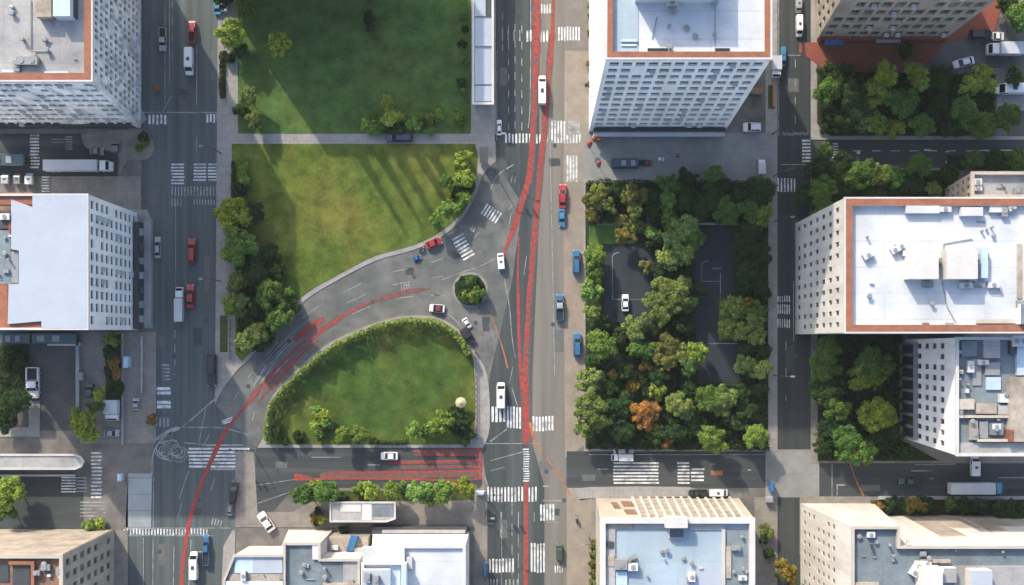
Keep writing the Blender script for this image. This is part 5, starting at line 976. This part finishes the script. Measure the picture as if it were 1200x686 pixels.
def make_bus():
    r = proto('coach'); b = MB()
    b.loft([ring(-5.5, 1.1, .5, 2.8, .84), ring(-5.3, 1.22, .35, 3.0, .86), ring(4.9, 1.22, .35, 3.0, .86), ring(5.35, 1.18, .35, 2.7, .84), ring(5.5, 1.0, .45, 2.0, .86)]); b.build('body', M['car_paint'], r, local=True)
    for s in (-1, 1):
        b = MB(); b.box(-5.1, s * 1.225 - .02, 1.5, 4.7, s * 1.225 + .02, 2.4); b.build('side_window', M['car_glass'], r, local=True)
    b = MB(); b.box(5.2, -.95, 1.3, 5.52, .95, 2.5); b.build('windscreen', M['car_glass'], r, local=True)
    for x in (-3.2, .5):
        b = MB(); b.box(x - .9, -.7, 3.0, x + .9, .7, 3.22); b.build('roof_unit', M['metal_grey'], r, local=True)
    wheels(r, (-3.4, 3.4), 1.2, .48); lights(r, 5.48, -5.48, .8, .8, 1.0); mirrors(r, 5.3, 1.35, 2.2); return r
def make_moto():
    r = proto('motorcycle')
    for x in (-.65, .65):
        b = MB(); b.tube((x, -.07, .31), (x, .07, .31), .31, .31, 14); o = b.build('wheel', M['rubber'], r, local=True)
        c = MB(); c.tube((x, -.075, .31), (x, .075, .31), .19, .19, 10); c.build('rim', M['rim'], o, local=True)
    b = MB(); b.loft([ring(-.7, .1, .5, .75), ring(-.2, .2, .4, .8), ring(.3, .22, .45, .95), ring(.6, .12, .6, 1.0)]); b.build('body', M['car_paint'], r, local=True)
    b = MB(); b.loft([ring(-.75, .12, .75, .82), ring(-.3, .17, .78, .88), ring(.1, .12, .8, .88)]); b.build('seat', M['rubber'], r, local=True)
    b = MB(); b.tube((.45, -.38, 1.08), (.45, .38, 1.08), .025); b.tube((.45, 0, 1.05), (.65, 0, .31), .04); b.build('handlebar', M['metal_grey'], r, local=True)
    b = MB(); b.cyl(.62, 0, .85, .98, .1); b.build('headlight', M['lamp_white'], r, local=True); return r
MK = dict(sedan=(make_sedan, 4.47, 1.82), suv=(make_suv, 4.5, 1.9), pickup=(make_pickup, 5.1, 1.9), van=(make_van, 5.28, 1.9), truck=(make_truck, 7.3, 2.2), semi=(make_semi, 12.5, 2.4), bus=(make_bus, 11, 2.44), moto=(make_moto, 1.95, .7))
PROTO = {}
NM = dict(sedan='car', suv='car', pickup='pickup truck', van='van', truck='truck', semi='lorry', bus='coach', moto='motorcycle')
ON = dict(sedan='parked_car', suv='parked_car', pickup='pickup_truck', van='delivery_van', truck='box_truck', semi='semi_trailer_truck', bus='coach', moto='motorcycle')
CC = dict(white=(.56, .58, .60), silver=(.26, .28, .30), red=(.26, .014, .016), blue=(.02, .10, .22), sky=(.035, .16, .29), teal=(.018, .05, .062), black=(.012, .014, .018), navy=(.015, .03, .06), green=(.03, .06, .045), grey=(.14, .15, .16), maroon=(.12, .02, .025), cyan=(.05, .2, .32))
def car(kind, px, py, Lp, Wp, deg, c, label, z=.02, roofc=None, group=None):
    """deg: heading in plan, 0 = right, 90 = up"""
    mk, L_, W_ = MK[kind]
    if kind not in PROTO: PROTO[kind] = mk(); o = PROTO[kind]
    else: o = copy_tree(PROTO[kind])
    hmid = {'semi': 2.5, 'bus': 2.5, 'truck': 2, 'van': 1.6}.get(kind, 1.0)
    p = W(px, py, hmid); o.location = (p.x, p.y, z); o.rotation_euler = (0, 0, R(deg)); sx, sy = Lp * K / L_, Wp * K / W_
    o.scale = (sx, sy, (sx + sy) / 2)
    o.name = ON[kind]; tag(o, label, NM[kind], group)
    stack = [o]
    while stack:
        q = stack.pop(); stack += list(q.children); q.color = (*CC[c], 1)
        if roofc and q.name.split('.')[0] in ('roof', 'pillar'): q.color = (*CC[roofc], 1)
    return o
car('pickup', 190, 46, 27, 9, 270, 'silver', 'silver pickup with open dark bed on upper left avenue')
car('pickup', 224.5, 37, 26, 9, 90, 'red', 'red pickup with dark bed on upper left avenue')
car('van', 220.5, 71, 31, 10, 270, 'white', 'white van ahead of the crosswalk on upper left avenue')
car('sedan', 254.5, 4, 26, 9, 90, 'cyan', 'bright blue car at the top kerb of left avenue')
car('sedan', 262, 2, 22, 8, 90, 'white', 'white car at the top kerb of left avenue', z=.12)
car('suv', 224.5, 293.5, 28, 9.5, 90, 'red', 'solid red car alone on left avenue beside the grove')
car('sedan', 222.5, 347, 27, 10, 90, 'red', 'red car beside the long white van on left avenue')
car('truck', 209, 357, 40, 9.5, 90, 'white', 'long white truck beside the red car on left avenue')
car('suv', 248, 434, 38, 10.5, 270, 'black', 'long black car at the right kerb of left avenue')
car('sedan', 184, 290, 25, 7.5, 90, 'silver', 'silver car parked against the left kerb beside the blank roofed block')
car('bus', 8, 187, 40, 14, 0, 'teal', 'dark rounded coach entering from the left edge on left street')
car('semi', 90, 194, 77, 12.5, 0, 'white', 'white articulated lorry parked along left street')
car('van', 4, 209, 12, 9, 90, 'silver', 'silver van at the left picture edge below the coach'); car('van', 18, 209, 13, 8, 90, 'grey', 'grey van in the row below the dark coach'); car('van', 32, 209, 13, 9, 90, 'white', 'white van nearest the crosswalk in the row below the coach')
car('pickup', 38.5, 449, 36, 15, 270, 'white', 'large white pickup in the dark yard at left')
car('suv', 104, 458, 17, 10, 90, 'green', 'small dark green car beside the yard wall'); car('truck', 130, 481, 24, 16, 270, 'white', 'white box truck beside the yellow-green tree in lower left yard', z=.13); car('sedan', 130, 508, 18, 9, 0, 'silver', 'silver car parked below the box truck', z=.13)
car('sedan', 158.5, 474, 14, 8, 90, 'silver', 'small silver car on the paved yard beside left avenue', z=.13); car('suv', 135, 172, 14, 10, 90, 'grey', 'small grey car on the kerb behind the articulated lorry', z=.13); car('sedan', 113, 177, 16, 10, 0, 'grey', 'dusty grey car above the articulated lorry', z=.13)
car('sedan', 311.5, 612, 25, 11.5, 125, 'white', 'white car parked askew above the low cream block', z=.12)
car('van', 226, 664, 32, 9.5, 90, 'white', 'white van going up the bottom of left avenue'); car('pickup', 241, 645, 36, 7.5, 90, 'blue', 'narrow blue pickup next to the white van at bottom left'); car('suv', 234, 655, 16, 6, 90, 'black', 'black car squeezed between white van and blue pickup')
car('suv', 273.5, 577, 26, 8.5, 80, 'black', 'black car at the right kerb below the big crosswalk'); car('sedan', 269, 595, 20, 7, 84, 'grey', 'dark grey car following the black one below big crosswalk')
car('suv', 467.5, 161.5, 33, 10, 180, 'navy', 'dark navy car on the path between the two lawns', z=.13)
car('van', 635.5, 105, 34, 9, 90, 'white', 'white van heading up main street between the red bands'); car('sedan', 585, 149, 18, 6, 90, 'white', 'white car at left kerb of main street above crosswalk')
car('sedan', 659.5, 230, 29, 9, 90, 'red', 'red car nose to tail with a blue one on main street'); car('sedan', 658.5, 255, 21, 8.5, 270, 'sky', 'blue car right behind the red car on main street')
car('suv', 675.5, 307, 29, 9, 90, 'blue', 'blue car at the right kerb of main street beside bright trees'); car('pickup', 656, 360, 31, 9.5, 90, 'blue', 'blue pickup with pale cab in the middle of the tan lane', roofc='silver'); car('suv', 676.5, 404, 28, 9, 90, 'blue', 'lowest blue car at the right kerb of main street')
car('van', 587, 306, 19, 8, 95, 'white', 'white van by the right of the roundabout'); car('van', 587, 464, 30, 10, 90, 'white', 'white van above the crosswalk by the oval lawn')
car('sedan', 512, 361.5, 18, 9.5, 175, 'white', 'white car with dark red roof on the inner curve', roofc='maroon'); car('suv', 548, 394, 21, 11, 302, 'black', 'black car at the tip of the oval hedge'); car('sedan', 547, 379, 13, 7, 302, 'white', 'white car ahead of the black one near roundabout')
car('sedan', 508, 285, 19.5, 9, 22, 'red', 'red car at the kerb on the outer curve by middle lawn', z=.06); car('moto', 494, 292, 9, 4, 40, 'black', 'black motorcycle behind the red car on the outer curve', z=.05); car('sedan', 488.5, 302.5, 10, 5, 20, 'blue', 'tiny blue car below the red one on outer curve')
car('sedan', 733, 355, 20, 8.5, 90, 'white', 'white car standing on the dark court', z=.21)
car('bus', 733, 190.5, 32, 10.5, 180, 'navy', 'dark navy minibus on the plaza street', z=.03); car('pickup', 757, 190.5, 16, 7, 0, 'maroon', 'dark maroon pickup behind the navy minibus', z=.03); car('suv', 775, 186, 8, 5.5, 0, 'white', 'tiny white car on the plaza street', z=.03)
car('suv', 881.5, 149, 21, 11, 180, 'white', 'white car parked beside the office tower on the plaza street', z=.03)
car('truck', 911, 77, 24, 11, 270, 'white', 'white truck at the upper left kerb of right avenue', z=.05); car('van', 919, 65, 22, 5.5, 270, 'sky', 'narrow pale blue van beside the white truck on right avenue', z=.05)
car('van', 938, 29, 25, 7.5, 270, 'white', 'white van at the top of right avenue', z=.04); car('van', 937.5, 4, 18, 7, 270, 'silver', 'silver van at the picture top on right avenue', z=.04)
car('truck', 894, 194, 19, 8.5, 90, 'white', 'white truck at the right end of plaza street', z=.03)
car('truck', 1179, 57, 40, 14, 180, 'white', 'large white truck in the upper right car park'); car('sedan', 1130, 73, 25, 10, 195, 'white', 'white car in the upper right car park near trees'); car('van', 1186, 104, 38, 12, 180, 'white', 'white van at right edge beside the yellow-green tree', z=.15); car('sedan', 1171, 42, 14, 10, 0, 'white', 'small white car behind large white truck'); car('suv', 1150, 40, 26, 11, 0, 'black', 'black car beside the small white car in upper right car park')
car('sedan', 731, 529, 24, 7.5, 5, 'silver', 'silver car at the kerb under the court park'); car('truck', 730, 537, 25, 8, 180, 'white', 'white truck just above the wide crosswalk on bottom street', z=.03)
car('pickup', 818, 578.5, 22, 8.5, 180, 'black', 'black pickup at the kerb above the ribbed cream wall'); car('van', 843, 578.5, 22, 8, 0, 'white', 'white van at the kerb above the ribbed cream wall')
car('pickup', 1068, 564.5, 29, 8, 180, 'teal', 'teal pickup alone on the right bottom street'); car('semi', 1146, 573, 64, 13, 0, 'cyan', 'white trailer lorry with blue cab on right bottom street'); car('van', 1144.5, 547, 23, 10, 90, 'white', 'white van beneath the corner of cluttered grey roofed block')
car('van', 655.5, 648, 19, 7, 90, 'green', 'dark green van at the bottom of main street', z=.03); car('moto', 676, 610, 11, 5, 100, 'grey', 'motorcycle on the tan pavement at lower main street', z=.03)
car('sedan', 456, 535, 20, 9.5, 180, 'white', 'white car on the red banded bottom street'); car('suv', 568.5, 668, 18, 5.5, 90, 'sky', 'blue car against the kerb at bottom of main street', z=.13)
car('bus', 18, 397, 34, 12, 0, 'teal', 'dark teal coach left of two parked below the blank roofed block', z=.11); car('bus', 63, 397, 52, 12, 0, 'teal', 'dark teal coach right of two parked below the blank roofed block', z=.11)

# ------------------------------------------------------------------ street furniture
def parasol(px, py, r, m, label):
    p = W(px, py, 2.3); o = thing('parasol', label, 'parasol', (p.x, p.y, .1)); b = MB(); b.cyl(0, 0, 0, 2.4, .04); b.build('pole', M['metal_grey'], o, local=True)
    b = MB(); n = 8; b.add([(0, 0, 2.75)] + [(r * math.cos(i * math.pi / 4), r * math.sin(i * math.pi / 4), 2.2) for i in range(n)] + [(r * math.cos(i * math.pi / 4), r * math.sin(i * math.pi / 4), 2.05) for i in range(n)], [(0, 1 + i, 1 + (i + 1) % n) for i in range(n)] + [(1 + i, 9 + i, 9 + (i + 1) % n, 1 + (i + 1) % n) for i in range(n)])
    b.build('canopy', M[m], o, local=True); b = MB(); b.cyl(0, 0, 0, .12, .35); b.build('base', M['metal_dark'], o, local=True)
parasol(697, 161, .55, 'fabric_orange', 'orange parasol at the corner foot of the office tower'); parasol(702, 162.5, .5, 'fabric_orange', 'orange parasol just right of another at the office tower corner')
parasol(691, 168, .6, 'fabric_red', 'red parasol below the orange ones by office tower'); parasol(702, 191, .45, 'fabric_red', 'small red parasol on the plaza street'); parasol(796, 181, .3, 'fabric_orange', 'tiny orange parasol in the plaza street'); parasol(540, 472, 1.05, 'fabric_cream', 'cream parasol above the oval lawn shrubs')
def lamp(px, py, h_, dx, dy, label):
    p = W(px, py); o = thing('street_lamp', label, 'street lamp', (p.x, p.y, .1)); b = MB(); b.cyl(0, 0, 0, h_, .11, .07, 8); b.build('post', M['metal_dark'], o, local=True)
    b = MB(); b.tube((0, 0, h_ - .1), (dx, dy, h_ + .3), .06, .05); b.build('arm', M['metal_dark'], o, local=True); b = MB(); b.box(dx - .35, dy - .15, h_ + .2, dx + .35, dy + .15, h_ + .4); b.build('lamp_head', M['metal_grey'], o, local=True)
for px, py, dx, dy, lb in ((581, 166, 1.5, 0, 'street lamp at left kerb of main street near the path'), (689, 300, -1.6, 0, 'street lamp at right kerb of main street beside court park'), (907, 260, 1.5, 0, 'street lamp on right avenue beside court park'), (259, 180, -1.6, 0, 'street lamp on left avenue by the path end'), (259, 330, -1.6, 0, 'street lamp on left avenue beside the grove'), (907, 440, 1.5, 0, 'street lamp at lower court park on right avenue'), (690, 630, -1.6, 0, 'street lamp beside white bottom block'), (569, 600, 1.5, 0, 'street lamp at left kerb of lower main street')):
    lamp(px, py, 8, dx, dy, lb)
def signal(px, py, dx, dy, label):
    p = W(px, py); o = thing('traffic_light', label, 'traffic light', (p.x, p.y, .1)); b = MB(); b.cyl(0, 0, 0, 5.6, .1, .08, 8); b.build('post', M['metal_dark'], o, local=True)
    b = MB(); b.tube((0, 0, 5.4), (dx, dy, 5.7), .07, .05); b.build('arm', M['metal_dark'], o, local=True)
    for t in (.6, 1):
        b = MB(); b.box(dx * t - .2, dy * t - .2, 4.8, dx * t + .2, dy * t + .2, 5.9); b.build('signal_head', M['green_metal'], o, local=True)
for px, py, dx, dy, lb in ((580, 203, 3.5, -.5, 'traffic light with arm at the mouth of the curved road'), (906, 207, 2.5, .8, 'traffic light where plaza street meets right avenue'), (568, 576, 3, 0, 'traffic light at lower left corner of main street crossing'), (296, 527, -3, .4, 'traffic light at the right end of big crosswalk'), (905, 158, 2.5, -.4, 'traffic light below the office tower at right avenue')):
    signal(px, py, dx, dy, lb)
p = W(567, 182, 2.5); o = thing('bus_shelter', 'dark roofed bus shelter at the right end of the path', 'bus shelter', (p.x, p.y, .12)); b = MB(); b.box(-.8, -1.5, 2.4, .8, 1.5, 2.55); b.build('roof', M['metal_dark'], o, local=True)
for x, y in ((-.7, -1.4), (-.7, 1.4), (.7, -1.4), (.7, 1.4)):
    b = MB(); b.cyl(x, y, 0, 2.4, .05, n=6); b.build('post', M['metal_grey'], o, local=True)
b = MB(); b.box(-.72, -1.35, .3, -.68, 1.35, 2.2); b.build('back_panel', M['glass2'], o, local=True); b = MB(); b.box(-.6, -1.1, .42, -.2, 1.1, .5); b.build('bench_seat', M['wood'], o, local=True)
def kiosk(px, py, lx, ly, h_, m, label, cat='kiosk'):
    p = W(px, py, h_); o = thing(cat.replace(' ', '_'), label, cat, (p.x, p.y, .1)); b = MB(); b.box(-lx / 2, -ly / 2, 0, lx / 2, ly / 2, h_ - .1); b.build('body', M[m], o, local=True)
    b = MB(); b.loft([[(-lx / 2 - .08, -ly / 2 - .08, h_ - .1), (lx / 2 + .08, -ly / 2 - .08, h_ - .1), (lx / 2 + .08, ly / 2 + .08, h_ - .1), (-lx / 2 - .08, ly / 2 + .08, h_ - .1)], [(-lx / 2 + .1, -ly / 2 + .1, h_ + .1), (lx / 2 - .1, -ly / 2 + .1, h_ + .1), (lx / 2 - .1, ly / 2 - .1, h_ + .1), (-lx / 2 + .1, ly / 2 - .1, h_ + .1)]]); b.build('roof', M[m], o, local=True)
    b = MB(); b.box(-lx * .25, -ly / 2 - .03, 0, lx * .25, -ly / 2, h_ * .75); b.build('door', M['metal_dark'], o, local=True)
kiosk(147, 424.5, .8, 2.0, 2.2, 'panel_blue', 'pale blue booth on the paved yard left of left avenue'); kiosk(905.5, 571, .6, 1.7, 2.2, 'tarp_blue', 'blue booth on the paved crossing'); kiosk(183, 102, .8, 1.3, 1.1, 'rust', 'rust coloured box at the left kerb of upper left avenue', 'utility box'); kiosk(140, 560, .7, 1.2, 1.8, 'panel_blue', 'small blue booth at the lower left street corner'); kiosk(563, 578, 1.6, .7, 1.2, 'panel_blue', 'pale blue cabinet at the end of the street tree row', 'utility box'); kiosk(902, 586, 1.3, 1.1, 1.3, 'metal_grey', 'grey cabinet below the blue booth on right avenue', 'utility box'); kiosk(887, 107, 2.1, 1.1, 1.2, 'wood', 'brown crate beside the office tower on the right', 'crate'); kiosk(94, 441, .9, 1.5, 1.2, 'metal_grey', 'grey cabinet by the wall of the dark yard', 'utility box')
# tarpaulin on the low terrace
p = W(411, 636, 7); b = MB(); b.loft([[(p.x - 1.0, p.y - 1.6, 6.05), (p.x + .3, p.y - 1.9, 6.05), (p.x + .2, p.y - 1.8, 6.8), (p.x - .8, p.y - 1.5, 6.9)], [(p.x - .1, p.y + 1.2, 6.05), (p.x + 1.5, p.y + 1.0, 6.05), (p.x + 1.3, p.y + 1.0, 7.2), (p.x + .2, p.y + 1.2, 7.0)]]); tag(b.build('tarpaulin', M['tarp_blue']), 'crumpled blue tarpaulin on the cream terrace at bottom', 'tarpaulin')
# orange barrier
p, q = W(905, 98), W(905, 126); o = thing('barrier', 'orange barrier rail along the right avenue kerb beside office tower', 'barrier', (p.x, (p.y + q.y) / 2, .12)); l = (p.y - q.y) / 2
b = MB(); b.box(-.12, -l, .55, .12, l, .95); b.build('rail', M['fabric_orange'], o, local=True)
for k in range(5):
    y = -l + .2 + k * (2 * l - .4) / 4; b = MB(); b.box(-.08, y - .06, 0, .08, y + .06, .55); b.build('post', M['metal_grey'], o, local=True)
# fence by the oval lawn and yard walls
def fence(px0, py0, px1, py1, n, label, h_=1.1):
    a, c = W(px0, py0), W(px1, py1); o = thing('fence', label, 'fence', (a.x, a.y, .12)); dv = c - a
    for k in range(n):
        t = dv * (k / (n - 1)); b = MB(); b.box(t.x - .08, t.y - .08, 0, t.x + .08, t.y + .08, h_); b.build('post', M['wood'], o, local=True)
    b = MB()
    for z in (.45, .9): b.tube((0, 0, z), (dv.x, dv.y, z), .05)
    b.build('rail', M['wood'], o, local=True)
fence(557, 412, 558, 505, 14, 'wooden fence along the east side of the oval lawn'); fence(270, 325, 270, 420, 12, 'wooden fence between grove and left avenue pavement')
def wall(px0, py0, px1, py1, t, h_, m, label):
    a, c = W(px0, py0), W(px1, py1); b = MB(); b.box(min(a.x, c.x) - t / 2, min(a.y, c.y) - t / 2, .1, max(a.x, c.x) + t / 2, max(a.y, c.y) + t / 2, h_); b.box(min(a.x, c.x) - t / 2 - .05, min(a.y, c.y) - t / 2 - .05, h_, max(a.x, c.x) + t / 2 + .05, max(a.y, c.y) + t / 2 + .05, h_ + .08)
    tag(b.build('boundary_wall', M[m]), label, 'wall')
wall(93, 405, 93, 478, .5, 1.0, 'roof_grey', 'grey boundary wall on the right of the dark yard'); wall(94, 403.5, 60, 403.5, .5, 1.0, 'white_coping', 'pale wall stub below the right teal coach'); wall(145, 392, 145, 520, .2, .7, 'roof_grey', 'thin low wall across the paved yard left'); wall(167, 395, 167, 460, .2, .5, 'roof_grey', 'second thin low wall nearer left avenue in the paved yard')
wall(-30, 557, 88, 557, .25, .6, 'white_coping', 'low pale wall below the long canopy'); wall(1030, 583, 1210, 583, .5, .6, 'roof_grey', 'rough grey kerb wall under right bottom street'); wall(1060, 35, 1060, 48, .3, 2, 'white_coping', 'short pale wall beside the stone block'); wall(820, 263, 836, 263, .25, 1.0, 'roof_grey', 'grey garden wall at the north court edge')
hz = MB(); hz.box(-1510, -1510, -1.0, 1510, 1510, 226)
hm = bpy.data.materials.new('haze'); hm.use_nodes = True; hn = hm.node_tree
hn.nodes.remove(hn.nodes['Principled BSDF']); pv = hn.nodes.new('ShaderNodeVolumePrincipled')
pv.inputs['Color'].default_value = (.82, .9, .95, 1); pv.inputs['Density'].default_value = .00006
hn.links.new(pv.outputs[0], hn.nodes['Material Output'].inputs['Volume'])
tag(hz.build('haze', hm), kind='stuff')
seen = {}
for o in bpy.data.objects:
    if o.parent is None and 'label' in o: seen.setdefault(o['label'], []).append(o.name)
print('LABELS', len(seen), 'dups', [(k, v) for k, v in seen.items() if len(v) > 1][:10], 'objects', len(bpy.data.objects))
print('WORDS', [k for k in seen if not 4 <= len(k.split()) <= 16][:10])
for o in bpy.data.objects:
    if 'h' in o: del o['h']
